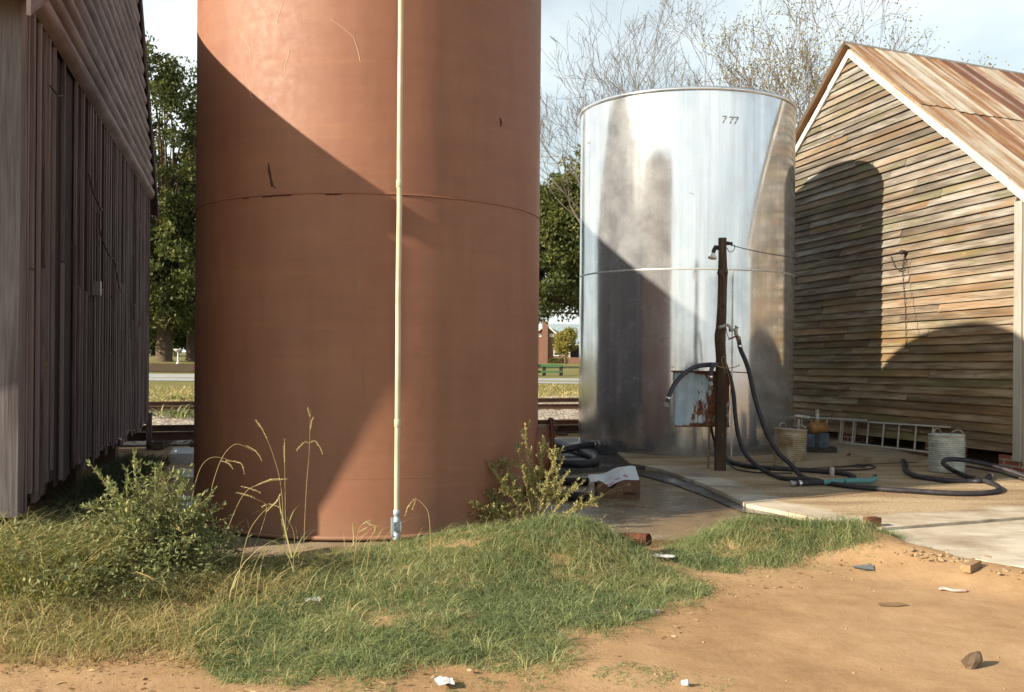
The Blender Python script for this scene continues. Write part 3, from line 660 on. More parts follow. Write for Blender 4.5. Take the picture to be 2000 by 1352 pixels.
# ------------------------------------------------------------------ right barn
N2 = Vector((6.51, 13.07, 0)); W2 = Vector((-.2334, .9724, 0)); O2 = Vector((-.9724, -.2334, 0)); HW = 3.99; L2 = 2*HW
EZ, SL2 = 3.76, .727
E2 = Vector((.955, .297, -.055))
def P2(s, o=0, z=0): return N2 + W2*s + O2*o + Vector((0, 0, z))
def z2r(s): return EZ + SL2*(s if s < HW else L2-s)
barn2 = thing('lap_sided_barn', 'weathered grey lap-sided barn with rusty tin roof', 'barn', (N2.x, N2.y, 0))
mb = MB(); exp_ = .118; z = .41; ci = 0
while z < EZ + SL2*HW - .1:
    s0 = .10 if z < 3.62 else max(-.02, (z-EZ)/SL2 + .02); s1 = L2-.1 if z < EZ else L2 - (z-EZ)/SL2 - .02
    s = s0; top = z + exp_
    while s < s1-.02:
        ln = random.choice([random.uniform(1.3, 2.6), random.uniform(3, 5)]); e = min(s+ln, s1)
        if s1-e < .5: e = s1
        dz = -.010*s + random.uniform(-.009, .009); dz2 = -.010*e + random.uniform(-.009, .009)
        out = .036 + random.uniform(0, .014); base_in = .0
        zc_e = min(1.0, max(.0, 1))
        a = P2(s+.004, 0, 0); b = P2(e-.004, 0, 0); uo, vo = random.random()*50, random.random()*50; col = (random.random(), random.random(), random.random())
        tb, te = z+dz, z+dz2; h = exp_ + .018
        # clip the ends of gable boards to the rake
        def lim(ss, zz): return ss
        pts = [a+O2*out+Vector((0, 0, tb)), b+O2*out+Vector((0, 0, te)), b+O2*base_in+Vector((0, 0, te+h)), a+O2*base_in+Vector((0, 0, tb+h)),
               a+O2*(-.01)+Vector((0, 0, tb)), b+O2*(-.01)+Vector((0, 0, te)), b+O2*(-.012)+Vector((0, 0, te+h)), a+O2*(-.012)+Vector((0, 0, tb+h))]
        if z > EZ-.1:
            for q in (2, 6):
                if e == s1: pts[q] -= W2*min(h/SL2, (e-s)*.9)
            for q in (3, 7):
                if s == s0: pts[q] += W2*min(h/SL2, (e-s)*.9)
        ln = e-s
        uv = [(uo, vo), (uo+ln, vo), (uo+ln, vo+h), (uo, vo+h)]*2
        mb.add(pts, [(3, 2, 1, 0), (0, 1, 5, 4), (1, 2, 6, 5), (3, 0, 4, 7), (2, 3, 7, 6)], 0, col, uv)
        s = e
    z = top; ci += 1
mb.build('lap_siding', M['siding'], barn2)
mb = MB()          # dark lining behind the siding, floor and the other walls (closed box)
zb = .42; far = E2*8.5; far.z = 0
ring = [P2(.02, -.03), P2(L2-.02, -.03), P2(L2-.02, -.03)+far, P2(.02, -.03)+far]
for i in range(4):
    a, b = ring[i], ring[(i+1) % 4]; mb.add([a+Vector((0, 0, zb)), b+Vector((0, 0, zb)), b+Vector((0, 0, EZ-.1)), a+Vector((0, 0, EZ-.1))], [(0, 1, 2, 3)], 0, (.4, .5, .5), [(0, 0), (5, 0), (5, 3), (0, 3)])
mb.add([P2(0, -.03, EZ-.12), P2(L2, -.03, EZ-.12), P2(HW, -.03, EZ+SL2*HW-.08)], [(0, 1, 2)], 0)
mb.add([p+Vector((0, 0, zb)) for p in ring], [(0, 1, 2, 3)], 0)
mb.build('inner_shell', M['siding'], barn2)
mb = MB()          # near side wall: vertical boards seen edge-on at the frame's right
k = .13
Eh = Vector((E2.x, E2.y, 0)).normalized()
while k < 8:
    wd = random.uniform(.12, .2); mb.board(P2(-.0, 0, .34)+Eh*k-O2*0, Vector((0, 0, EZ-.35)), Eh*(wd-.006), -W2*.03, 0); k += wd
mb.build('side_wall', M['siding'], barn2)
mb = MB()
mb.board(P2(-.03, .0, .30), Vector((0, 0, 3.33)), W2*.135, O2*.045, 0, (.75, .3, .2))
mb.board(P2(-.035, .02, .28), Vector((0, 0, 3.33)), Eh*.15, -W2*.035, 0, (.6, .3, .2))
mb.build('corner_board', M['greywood'], barn2)
mb = MB()          # white rake boards
ta = P2(-.42, .03, EZ-.42*SL2-.03); tb = P2(HW, .03, EZ+SL2*HW-.03); tcx = P2(L2+.42, .03, EZ-.42*SL2-.03)
hv = Vector((0, 0, .125))
def rake(a, b):
    n = 7; q = MB()
    d = (b-a)/n
    for i in range(n):
        j = random.uniform(-.012, .012); q.board(a+d*i+Vector((0, 0, -.06+j)), d, hv*random.uniform(.9, 1.08), O2*(.03+random.uniform(0, .006)), 0)
    return q
rake(ta, tb).build('rake_board', M['trim'], barn2); rake(tcx, tb+Vector((0, 0, .0))).build('rake_board', M['trim'], barn2)
mb = MB()          # tin roof in overlapping sheets
ridge0 = P2(HW, .16, EZ+SL2*HW+.14)
def roofpt(s, k, lift=0):          # s: distance down the slope (plan), near side positive; k along ridge
    base = ridge0 + E2*k
    return base - W2*s + Vector((0, 0, -SL2*s + lift))
wdt = .62; k = 0.0; row = 0; Lr = 8.5; smax = HW+.48
def tin_sheet(mb, sa, sb, k0, k1, lift, side=1):
    n = 12; m = 6; P, U = [], []; uo = random.random()*40
    for i in range(m+1):
        s = sa + (sb-sa)*i/m
        for j in range(n+1):
            t = j/n; kk = k0 + (k1-k0)*t
            rib = .022*(max(0, 1-abs(t-.02)/.05) + max(0, 1-abs(t-.98)/.05) + .5*max(0, 1-abs(t-.5)/.05))
            wob = .010*mnoise.noise(Vector((s*1.2, kk*1.1, k0*3))) 
            ss = s + (random.uniform(-.02, .02) if i == m else 0)
            if side == 1: p = roofpt(ss, kk, lift+rib+wob)
            else: p = ridge0 + E2*kk + W2*ss + Vector((0, 0, -SL2*ss+lift+rib+wob))
            P.append(p); U.append((s+uo, kk+uo*.37))
    cr_ = random.random(); k_ = len(mb.v); mb.v.extend([tuple(p) for p in P])
    for i in range(m):
        for j in range(n):
            f = (i*(n+1)+j, i*(n+1)+j+1, (i+1)*(n+1)+j+1, (i+1)*(n+1)+j); mb.f.append([k_+q for q in f]); mb.m.append(0); mb.s.append(True)
            mb.c.append((cr_, 1.0 if j in (0, n-1) else (.45 if j in (5, 6) else 0.0), .5)); mb.uv.append([U[q] for q in f])
k = 0.0
while k < Lr:
    br = 2.1 + random.uniform(-.15, .15)
    tin_sheet(mb, br-.12, smax, k-.01, k+wdt+.02, .0 + .004*(row % 2)); tin_sheet(mb, -.02, br, k-.01, k+wdt+.02, .018 + .004*(row % 2))
    tin_sheet(mb, -.02, smax, k-.01, k+wdt+.02, .0 + .004*(row % 2), 2); k += wdt; row += 1
mb.build('tin_roof', M['tin'], barn2)
mb = MB(); n = 10          # ridge cap and timber deck under the tin
mb.tube([ridge0 + E2*(Lr*i/n-.02) + Vector((0, 0, .012)) for i in range(n+1)], .035, 8, 0); mb.build('ridge_cap', M['galv'], barn2)
mb = MB(); o3 = Vector((0, 0, -.05))
a, b = roofpt(0, .14)+o3, roofpt(smax-.05, .14)+o3; roof_slab(mb, b, b+E2*(Lr-.3), a+E2*(Lr-.3), a, .06)
a2 = ridge0+E2*.14+o3; b2 = a2 + W2*(smax-.05) - Vector((0, 0, SL2*(smax-.05))); roof_slab(mb, b2+E2*(Lr-.3), b2, a2, a2+E2*(Lr-.3), .06)
mb.build('roof_deck', M['plank'], barn2)
for (s, wd, h) in ((-.02, .42, .34), (1.55, .40, .40), (3.9, .4, .38), (6.4, .4, .38)):
    MB().board(P2(s, -.40, .02), W2*wd, Vector((0, 0, h)), O2*.41, 0).build('brick_pier', M['brick'], barn2)
def onwall2(px, py, off=.05):
    tx, tz = ray(px, py); q = N2 + O2*off
    # q + W2*s : x = tx*y
    s = (tx*q.y - q.x)/(W2.x - tx*W2.y); p = q + W2*s; return Vector((p.x, p.y, CAMZ + tz*p.y))
mb = MB(); ip = onwall2(1764, 493, .08)
mb.lathe([(.0, -.05), (.03, -.05), (.035, -.02), (.025, 0), (.04, .02), (.03, .05), (0, .05)], 12, ip, frame_z(O2), 0)
mb.build('insulator', M['darkiron'], barn2)
MB().tube(spline([onwall2(1740, 500, .05), onwall2(1746, 518, .07), onwall2(1757, 528, .06), onwall2(1765, 521, .06), onwall2(1766, 500, .06)], 6), .007, 5).build('service_wire', M['darkiron'], barn2)
MB().tube(spline([onwall2(1766, 500, .06), onwall2(1763, 530, .05), onwall2(1768, 600, .045), onwall2(1770, 680, .045)], 6), .006, 5).build('service_wire', M['darkiron'], barn2)
# ------------------------------------------------------------------ rust-red tank
tank1 = thing('rust_red_tank', 'tall rust red steel tank with a white standpipe', 'tank', (RC.x, RC.y, 0))
def rt(px, py, off=0.0):          # point of the tank surface seen at a pixel
    tx, tz = ray(px, py); R = RR + off
    A = 1+tx*tx; B = tx*RC.x + RC.y; C = RC.x**2+RC.y**2-R*R; D = max(0, B*B-A*C); t = (B-sqrt(D))/A
    return Vector((tx*t, t, CAMZ+tz*t))
def cyl_grid(cen, R, z0, z1, n, rows):
    mb = MB(); P = []
    for i in range(rows+1):
        z = z0 + (z1-z0)*i/rows
        for k in range(n): P.append(Vector((cen.x+R*cos(2*pi*k/n), cen.y+R*sin(2*pi*k/n), z)))
    F = [(i*n+k, i*n+(k+1) % n, (i+1)*n+(k+1) % n, (i+1)*n+k) for i in range(rows) for k in range(n)]
    return mb.add(P, F, 0, (.5, .5, .5), None, True)
mb = cyl_grid(RC, RR, 0.03, RTOP, 160, 8)
mb.tube([Vector((RC.x+(RR+.012)*cos(a), RC.y+(RR+.012)*sin(a), .035)) for a in [2*pi*i/120 for i in range(121)]], .022, 6, 0, cap=False)
mb.build('shell', M['rust'], tank1)
MB().lathe([(RR, RTOP-.005), (RR-.01, RTOP+.02), (RR*.5, RTOP+.12), (0.01, RTOP+.2)], 96, (RC.x, RC.y, 0)).build('roof', M['rust'], tank1)
def seam(zf, R, a0, a1, r, n):          # weld seams: girth seams, one ragged
    return [Vector((RC.x+(RR+R)*cos(a), RC.y+(RR+R)*sin(a), zf + .004*mnoise.noise(Vector((a*6, zf, 0))))) for a in [a0+(a1-a0)*i/n for i in range(n+1)]]
MB().tube(seam(2.975, .0, 0, 2*pi, .012, 200), .009, 6, 0, cap=False).build('weld_seam', M['rust'], tank1)
for a0, a1 in ((4.27, 4.44), (4.14, 4.18), (4.62, 4.70)): MB().tube(seam(2.962, .003, a0, a1, .01, 20), [.002 + random.uniform(0, .005) for _ in range(21)], 6, 0).build('ragged_weld', M['stain'], tank1)
MB().tube(seam(.54, -.0015, 3.3, 6.0, .006, 260), [max(.0012, .0028 + .0028*mnoise.noise(Vector((i*.9, 4, 0)))) for i in range(261)], 5, 0).build('weld_seam', M['rust'], tank1)
mb = MB()          # stains and scratches that lie in the paint
def streak(pts, w, mat):
    mb = MB(); P = []
    for i, (x, y) in enumerate(pts):
        c = rt(x, y, .003); s = Vector((1, -.15, 0))*(w[i] if isinstance(w, list) else w); P += [c-s, c+s]
    mb.add(P, [(2*i, 2*i+1, 2*i+3, 2*i+2) for i in range(len(pts)-1)], 0, (random.random(), .5, .5)); mb.build(('rust_stain', 'scratch')[mat], M[('stain', 'scratch')[mat]], tank1)
streak([(524, 318), (526, 335), (529, 350), (532, 365)], [.004, .013, .010, .014], 0); streak([(527, 364), (537, 364.5), (537, 368)], .006, 0)
streak([(977, 230), (978, 240), (978, 248)], [.005, .012, .004], 0)
streak([(551, 2), (547, 20), (541, 38), (539, 50)], .0018, 1); streak([(468, 68), (481, 82), (487, 97), (488, 112)], .0018, 1)
streak([(565, 96), (562, 112), (556, 128), (555, 142)], .0018, 1); streak([(480, 150), (486, 165), (488, 180), (493, 192)], .0015, 1)
streak([(646, 38), (672, 56), (690, 72), (698, 95), (704, 122)], .0015, 1)
# standpipe with its valve
px_ = lambda y: 780.5 - (y/1000.0)*5.5
top = rt(780, 20, .13); pb = rt(775, 1003, .10)
mb = MB(); base = Vector((pb.x, pb.y, 0)); nrm = (Vector((base.x-RC.x, base.y-RC.y, 0))).normalized()
mb.tube([Vector((pb.x+.006*mnoise.noise(Vector((i*.5, 0, 2))), pb.y+.006*mnoise.noise(Vector((i*.5, 5, 2))), lerp(pb.z, RTOP+.15, i/14))) for i in range(15)], .0235, 14, 0)
sp = mb.build('standpipe', M['pipe'], tank1)
for zc in (1.02, 3.05): MB().lathe([(.0235, zc-.035), (.028, zc-.03), (.028, zc+.03), (.0235, zc+.035)], 14, (pb.x, pb.y, 0)).build('pipe_coupling', M['pipe'], tank1)
mb = MB(); zb = pb.z; q = lambda z, o=0, s=0: Vector((pb.x, pb.y, z)) + nrm*o + Vector((-nrm.y, nrm.x, 0))*s
mb.lathe([(0, zb+.03), (.03, zb+.03), (.03, zb-.01), (.024, zb-.015), (.024, zb-.04), (.034, zb-.05), (.038, zb-.075), (.038, zb-.14), (.03, zb-.155), (.028, zb-.165), (.033, zb-.17), (.033, zb-.21), (.028, zb-.225), (0, zb-.225)], 16, (pb.x, pb.y, 0))
mb.box(q(zb-.105, .03, .0), (.05, .06, .075), Matrix.Rotation(atan2(nrm.y, nrm.x), 3, 'Z'))
vb = mb.build('valve', M['valve'], tank1)
m2 = MB(); m2.tube(spline([q(zb-.09, .03, .0), q(zb-.085, .055, -.03), q(zb-.10, .06, -.045), q(zb-.17, .055, -.047), q(zb-.19, .05, -.03)], 5), .009, 8)
m2.box(q(zb-.10, .058, -.046), (.02, .022, .15), Matrix.Rotation(atan2(nrm.y, nrm.x), 3, 'Z')); m2.build('lever', M['valve'], vb)
m2 = MB(); m2.tube(spline([q(zb-.225, 0), q(zb-.25, -.01), q(zb-.262, -.05), q(zb-.262, -.12)], 5), .03, 12); m2.build('elbow', M['iron'], tank1)
# manway on the tank's right side
mz = .90; md = Vector((.9996, .03, 0)); mc = Vector((RC.x+RR*.97, RC.y-.02, .62)); Rm = frame_z(md)
mb = MB(); mb.lathe([(.285, -.1), (.285, .17)], 40, mc, Rm); mb.build('manway_neck', M['rust'], tank1)
mb = MB(); mb.lathe([(.285, .165), (.355, .165), (.355, .185), (0, .185)], 40, mc, Rm)
mb.lathe([(0, .2), (.355, .2), (.355, .19), (.2, .188)], 40, mc, Rm); fl = mb.build('manway_flange', M['iron'], tank1)
for i in range(20):
    a = 2*pi*i/20; c = mc + Rm @ Vector((.325*cos(a), .325*sin(a), .2)); MB().lathe([(0, -.05), (.014, -.05), (.014, .0), (.018, 0), (.018, .016), (.01, .016), (.01, .034), (0, .034)], 6, c, Rm).build('bolt', M['iron'], fl)
mb = MB(); c = Vector((RC.x+RR*.93, RC.y-.62, .30)); dd = Vector((.92, -.38, 0)); mb.lathe([(0, 0), (.05, 0), (.05, .12), (.07, .12), (.07, .16), (.045, .16), (.045, .22), (.06, .22), (.06, .26), (0, .26)], 14, c - dd*.1, frame_z(dd)); mb.build('outlet_valve', M['darkiron'], tank1)

# ------------------------------------------------------------------ silver tank
tank2 = thing('silver_tank', 'shorter silver aluminium tank in front of the lap-sided barn', 'tank', (SC_.x, SC_.y, SBASE))
cyl_grid(SC_, SR, SBASE+.005, STOP-.05, 160, 8).build('shell', M['silver'], tank2)
mb = MB(); mb.lathe([(SR, STOP-.06), (SR+.016, STOP-.056), (SR+.022, STOP-.03), (SR+.016, STOP-.004), (SR+.005, STOP), (SR*.5, STOP+.06), (.01, STOP+.09)], 128, (SC_.x, SC_.y, 0)); mb.build('roof_rim', M['silver'], tank2)
def st(px, py, off=0.0):
    tx, tz = ray(px, py); R = SR + off
    A = 1+tx*tx; B = tx*SC_.x + SC_.y; C = SC_.x**2+SC_.y**2-R*R; D = max(0, B*B-A*C); t = (B-sqrt(D))/A
    return Vector((tx*t, t, CAMZ+tz*t))
mb = MB(); n = 240; zs = 2.862
P = []
for i in range(n+1):
    a = 2*pi*i/n; j = mnoise.noise(Vector((a*14, 0, 0))); wv = .012 + .008*abs(mnoise.noise(Vector((a*30, 3, 0))))
    for o, z in ((.0015, -wv), (.007, -.002), (.007, .004), (.0015, wv)): P.append(Vector((SC_.x+(SR+o)*cos(a), SC_.y+(SR+o)*sin(a), zs+z+.002*j)))
mb.add(P, [(i*4+k, (i+1)*4+k, (i+1)*4+k+1, i*4+k+1) for i in range(n) for k in range(3)], 0, (.5, .5, .5), None, True)
v0 = st(1431, 545); aa = atan2(v0.y-SC_.y, v0.x-SC_.x); P = []; n = 60
for i in range(n+1):
    z = lerp(zs, SBASE+.02, i/n); wv = .010 + .014*abs(mnoise.noise(Vector((z*5, 8, 0))))
    for o, s in ((.0015, -wv), (.006, -.003), (.006, .003), (.0015, wv)): P.append(Vector((SC_.x+(SR+o)*cos(aa+s/SR), SC_.y+(SR+o)*sin(aa+s/SR), z)))
mb.add(P, [(i*4+k, (i+1)*4+k, (i+1)*4+k+1, i*4+k+1) for i in range(n) for k in range(3)], 0, (.5, .5, .5), None, True)
mb.build('weld_seam', M['weld'], tank2)
mb = MB()          # the faded stencil 777 and short scratches
SM = [simple('faded_stencil_paint', (.30, .30, .25), .8, .2, 0, .5, 60), M['brass'], M['weld']]
def sstroke(mb, pts, w, mat=0):
    P = []
    for i, (x, y) in enumerate(pts):
        c = st(x, y, .003); a, b = pts[max(0, i-1)], pts[min(len(pts)-1, i+1)]; dx, dy = b[0]-a[0], b[1]-a[1]; l = sqrt(dx*dx+dy*dy) or 1
        c1, c2 = st(x-dy/l*w*140, y+dx/l*w*140, .003), st(x+dy/l*w*140, y-dx/l*w*140, .003); P += [c1, c2]
    mb.add(P, [(2*i, 2*i+1, 2*i+3, 2*i+2) for i in range(len(pts)-1)], mat, (.5, .5, .5))
for (x, y) in ((1411, 227.5), (1424.5, 229), (1434, 229.5)):
    mb = MB(); sstroke(mb, [(x, y), (x+4.5, y-.3), (x+9, y)], .008); sstroke(mb, [(x+8.2, y), (x+4.6, y+6)], .0095); sstroke(mb, [(x+3.8, y+7.2), (x+1.4, y+13)], .0085); mb.build('stencil_digit', SM[0], tank2)
for pts, w, k in (([(1346, 377), (1352, 378), (1356, 381)], .004, 0), ([(1147, 279), (1152, 280)], .012, 0), ([(1432, 727), (1447, 727.5), (1462, 728.5)], .008, 1), ([(1306, 717.5), (1318, 717)], .006, 2)):
    mb = MB(); sstroke(mb, pts, w, 0); mb.build('scuff_mark', SM[k], tank2)
def plane_pt(px, py, Y): return at(px, py, Y)

# ------------------------------------------------------------------ pole, lamp, line
PB = on(1406, 919, *SLAB); PY = PB.y
pole = thing('utility_pole', 'short knotty wooden pole with a lamp at its top', 'pole', PB)
prof = [(920, 1406.5, 11.5), (900, 1406.5, 11.4), (840, 1407.5, 11.2), (780, 1408, 10.8), (740, 1408, 10.6), (700, 1408.5, 10.3), (670, 1406.5, 10.6), (655, 1406.5, 11.0), (640, 1408, 10.0), (600, 1410, 9.3), (560, 1411, 9.0), (540, 1411.5, 9.4), (532, 1411.5, 10.6), (524, 1411.5, 9.0), (500, 1411.2, 8.2), (480, 1411, 8.1), (465, 1411, 8.0)]
path = [at(x, y, PY) for y, x, r in prof]; rad = [r/2000*PY for y, x, r in prof]
path2, rad2 = [], []
for i in range(len(path)-1):
    for k in range(3): path2.append(path[i].lerp(path[i+1], k/3)); rad2.append(lerp(rad[i], rad[i+1], k/3)*(1+.03*mnoise.noise(Vector((i+k/3., 5, 1)))))
path2.append(path[-1]); rad2.append(rad[-1])
MB().tube(path2, rad2, 18).build('post', M['polewood'], pole)
for (x, y) in ((1404, 533), (1418, 534), (1413, 598), (1406, 668), (1415, 760)):
    c = at(x, y, PY-rad[8]*.93); MB().lathe([(.02, -.015), (.024, 0), (.014, .012), (0, .012)], 10, c, frame_z((0.1, -1, 0))).build('knot', M['polewood'], pole)
lampo = at(1402, 483, PY-.02); mb = MB(); 
mb.lathe([(0, -.02), (.03, -.02), (.03, .03), (.0, .035)], 12, at(1402, 484, PY), frame_z((-1, -.3, 0)))
mb.tube(spline([at(1401, 483, PY-.02), at(1397.5, 482, PY-.05), at(1395.5, 486, PY-.06), at(1393, 494, PY-.06)], 5), [.018]*5+[.022]*5+[.027]*6, 12)
lm = mb.build('flood_lamp', M['darkiron'], pole)
mb = MB(); R = frame_z((at(1391, 505, PY-.08)-at(1393, 492, PY-.06))); mb.lathe([(.018, 0), (.022, .01), (.05, .06), (.058, .075), (.055, .083), (.03, .09), (0, .092)], 20, at(1393, 493, PY-.06), R); mb.build('bulb', M['cream'], lm)
mb = MB(); mb.lathe([(0, 0), (.022, 0), (.026, .03), (.018, .05), (.024, .07), (.014, .085), (0, .085)], 12, at(1418, 475, PY), frame_z((1, -.1, -.12))); mb.tube(spline([at(1420, 484, PY-.03), at(1424, 492, PY-.03), at(1431, 491, PY-.03), at(1435, 484, PY-.02), at(1434, 478, PY)], 5), .005, 5)
mb.build('insulator', M['darkiron'], pole)
mb = MB()
tw = [at(1397, 714, PY-.12), at(1403, 716, PY-.14), at(1411, 718, PY-.13), at(1420, 719, PY-.05), at(1432, 718, PY-.04), at(1445, 713, PY-.05)]
mb.tube(spline(tw, 5), .006, 5); mb.tube(spline([at(1418, 730, PY-.1), at(1411, 712, PY-.13), at(1410, 700, PY-.12), at(1413, 697, PY-.12), at(1417, 702, PY-.11), at(1420, 722, PY-.08), at(1427, 756, PY-.08), at(1424, 800, PY-.09), at(1421, 830, PY-.08)], 5), .0045, 5)
mb.build('twine', M['rope'], pole)
wp = [at(1427, 479, PY)]; we = onwall2(1762, 492, .1)
for i in range(1, 15): t = i/14; p = wp[0].lerp(we, t); p.z -= .30*4*t*(1-t)*.5; wp.append(p)
tag(MB().tube(wp, .006, 5).build('overhead_wire', M['hosegrey'], loc=wp[0]), 'thin grey wire strung from pole top to barn wall', 'wire')
# tap on the pole that feeds the long hose
tapo = at(1410, 640, PY-.13)
tap = thing('pole_tap', 'rusty pipe tap tied to the wooden pole above the hose', 'tap', tapo)
Yt = PY-.13; mb = MB(); mb.tube([at(1404, 640, Yt-.05), at(1412, 637.5, Yt)], .022, 12); mb.tube(spline([at(1411, 638, Yt), at(1418, 635, Yt), at(1424, 637, Yt), at(1428, 643, Yt)], 5), .019, 12)
mb.lathe([(0, 0), (.024, 0), (.024, .05), (0, .05)], 12, at(1424, 645, Yt), frame_z((1, 0, .2))); mb.build('pipe', M['galv'], tap)
mb = MB(); mb.tube([at(1437, 641, Yt), at(1437.5, 652, Yt), at(1441, 660, Yt)], .024, 12); mb.lathe([(0, -.03), (.03, -.03), (.03, -.02), (.015, -.01), (.015, .01), (.03, .02), (.03, .03), (0, .03)], 12, at(1437, 642, Yt), frame_z((.5, 0, .8))); mb.build('valve_body', M['galv'], tap)
mb = MB(); mb.tube(spline([at(1440, 656, Yt-.03), at(1430, 660, Yt-.05), at(1423, 663, Yt-.05)], 5), .010, 8); mb.tube(spline([at(1418, 640, Yt-.02), at(1420, 652, Yt-.04), at(1424, 662, Yt-.05)], 5), .005, 6); mb.build('handle', M['iron'], tap)
mb = MB(); mb.tube([at(1441, 658, Yt), at(1444, 668, Yt)], .027, 14); mb.build('coupling', M['iron'], tap)
# ------------------------------------------------------------------ rusty blue box
by = PY+.16
bl, br_ = at(1318, 832, by), at(1424, 832, by); bt = at(1318, 727, by).z
boxr = thing('electrical_box', 'blue metal box with rust streaks mounted behind the pole', 'box', (bl.x, by, bl.z))
mb = MB(); nx_ = 26; nz_ = 18; P = []; Wd = br_.x-bl.x; Hh = bt-bl.z
for j in range(nz_+1):
    for i in range(nx_+1):
        x = bl.x+Wd*i/nx_; z = bl.z + Hh*j/nz_; d = .012*mnoise.noise(Vector((x*7, z*1.2, 0))) + .006*sin(i*1.2)
        P.append(Vector((x, by - d, z)))
F = [(j*(nx_+1)+i, j*(nx_+1)+i+1, (j+1)*(nx_+1)+i+1, (j+1)*(nx_+1)+i) for j in range(nz_) for i in range(nx_)]
mb.add(P, F, 0, (.5, .5, .5), None, True)
mb.box((bl.x+Wd/2, by+.13, bl.z+Hh/2), (Wd-.01, .22, Hh-.01)); mb.build('cabinet', M['bluebox'], boxr)
MB().box((bl.x+Wd/2, by+.10, bt+.008), (Wd+.03, .30, .018)).build('lid', M['iron'], boxr); MB().box((bl.x+Wd/2, by-.005, bl.z-.004), (Wd+.015, .03, .012)).build('bottom_flange', M['iron'], boxr)
mb = MB(); g0 = on(1384, 916, *SLAB); 
mb.tube([at(1386, 834, by+.05), Vector((at(1386, 834, by+.05).x-.02, by+.02, SLAB[0]+SLAB[1]*by))], .016, 8); mb.build('stake', M['plank'], boxr)
mb = MB(); mb.tube(spline([at(1389, 834, by+.08), at(1392, 850, by+.06), at(1397, 870, by), at(1398, 900, by)], 5), .018, 8); mb.build('conduit', M['darkiron'], boxr)

# ------------------------------------------------------------------ hoses
def coupling(mb, p, d, r, mat=1):
    R = frame_z(d); mb.lathe([(r*1.05, -.07), (r*1.12, -.065), (r*1.12, -.045), (r*1.0, -.04)], 14, p, R, 2)
    mb.lathe([(0, -.01), (r*.95, -.01), (r*.95, .03), (r*1.1, .035), (r*1.1, .06), (r*.8, .065), (0, .05)], 14, p, R, mat)
def hose(name, label, pts, r, mat='hose', ends=(0, 0), group='black hoses around the pole', sub=8):
    P = spline(pts, sub); P = [p + Vector((0, 0, 0)) for p in P]
    root = thing(name, label, 'hose', P[0], group)
    MB().tube(P, r, 12).build('tube', M[mat], root)
    for k, (p, d) in enumerate(((P[0], P[0]-P[1]), (P[-1], P[-1]-P[-2]))):
        if ends[k]:
            m2 = MB(); coupling(m2, p, d, r); m2.build('coupling', [M['galv'], M['galv'], M['bright']], root)
    return root
z6 = lambda x, y: (1380+x/3.226, 720+y/3.226)
hr = .029
gl = lambda x, y, l=hr: on(*z6(x, y), *SLAB, lift=l)
A = [at(1443.5, 668, Yt), at(1447, 684, Yt-.01), at(1456, 705, Yt-.03), at(1464, 730, Yt-.05), at(1473, 772, Yt-.10), at(1485, 812, Yt-.16), at(1498, 848, Yt-.22), at(1520, 884, Yt-.30), at(1545, 908, Yt-.40), gl(600, 680), gl(700, 706), gl(850, 735), gl(1010, 752), gl(1200, 766), gl(1380, 776), gl(1560, 786), gl(1720, 786), gl(1815, 776), gl(1846, 758), gl(1820, 732), gl(1740, 706), gl(1640, 680), gl(1560, 646, .06), at(*z6(1505, 612), 12.45), at(*z6(1492, 588), 12.5), at(*z6(1525, 571), 12.55), at(*z6(1620, 576), 12.55), at(*z6(1760, 602), 12.45), at(*z6(1890, 638), 12.3), at(*z6(2010, 680), 12.1), at(*z6(2120, 722), 11.9)]
hose('rubber_hose', 'longest black hose, running from the pole tap and looping past the grey pail', A, hr, 'hose', (1, 0))
B = [at(1412, 700, PY+.12), at(1420, 722, PY+.04), at(1427, 742, PY-.02), at(1433, 772, PY-.05), at(1436, 810, PY-.08), at(1442, 850, PY-.13), at(1455, 885, PY-.22), at(1478, 910, PY-.34), gl(400, 662), gl(480, 690), gl(590, 697), gl(700, 712, .03)]
hose('rubber_hose', 'black hose hanging behind the pole and curving to the slab', B, .027, 'hose')
C = [gl(110, 545), gl(150, 585), gl(220, 606), gl(330, 622), gl(450, 632), gl(620, 640), gl(780, 652), gl(880, 664), gl(930, 684), gl(905, 700), gl(860, 712, .05)]
hose('rubber_hose', 'black hose lying on the slab between pole and teal nozzle', C, .03, 'hose')
D = [gl(1185, 545), gl(1215, 558), gl(1243, 585), gl(1248, 620), gl(1262, 650), gl(1330, 680), gl(1420, 694), gl(1520, 706), gl(1640, 712, .012), gl(1720, 708), gl(1768, 694), gl(1785, 676)]
hose('rubber_hose', 'short black hose in front of the grey pail, ending in a fitting', D, .032, 'hose', (0, 1))
Yb = PY-.1
E = [at(1412, 716, PY+.10), at(1398, 713, PY+.05), at(1380, 713, PY), at(1357, 717, PY-.05), at(1335, 731, PY-.06), at(1318, 750, PY-.07), at(1308, 770, PY-.08), at(1303, 786, PY-.08)]
hose('rubber_hose', 'short hose arching over the blue box with its end hanging free', E, .031, 'hosegrey', (0, 1), 'hose ends hung on the pole')
Fh = [at(1408, 712, PY+.02), at(1399, 712, PY-.10), at(1392, 716, PY-.13), at(1388.5, 728, PY-.13), at(1388, 745, PY-.13)]
hose('rubber_hose', 'stub of hose hooked over the pole in front of the blue box', Fh, .027, 'hosegrey', (0, 1), 'hose ends hung on the pole')
c1 = [gl(640, 627, .01), gl(690, 608, .01), gl(800, 602, .01), gl(930, 604, .01), gl(1040, 612, .01), gl(1060, 622, .01), gl(1010, 634, .01), gl(880, 640, .01), gl(780, 634, .012), gl(785, 622, .014), gl(900, 616, .016), gl(1000, 620, .016), gl(960, 606, .016), gl(860, 580, .01), gl(770, 556, .02), gl(720, 546, .10)]
tag(MB().tube(spline(c1, 6), .010, 8).build('cable', M['hose'], loc=c1[0]), 'thin black cable coiled on the slab by the pump', 'cable')
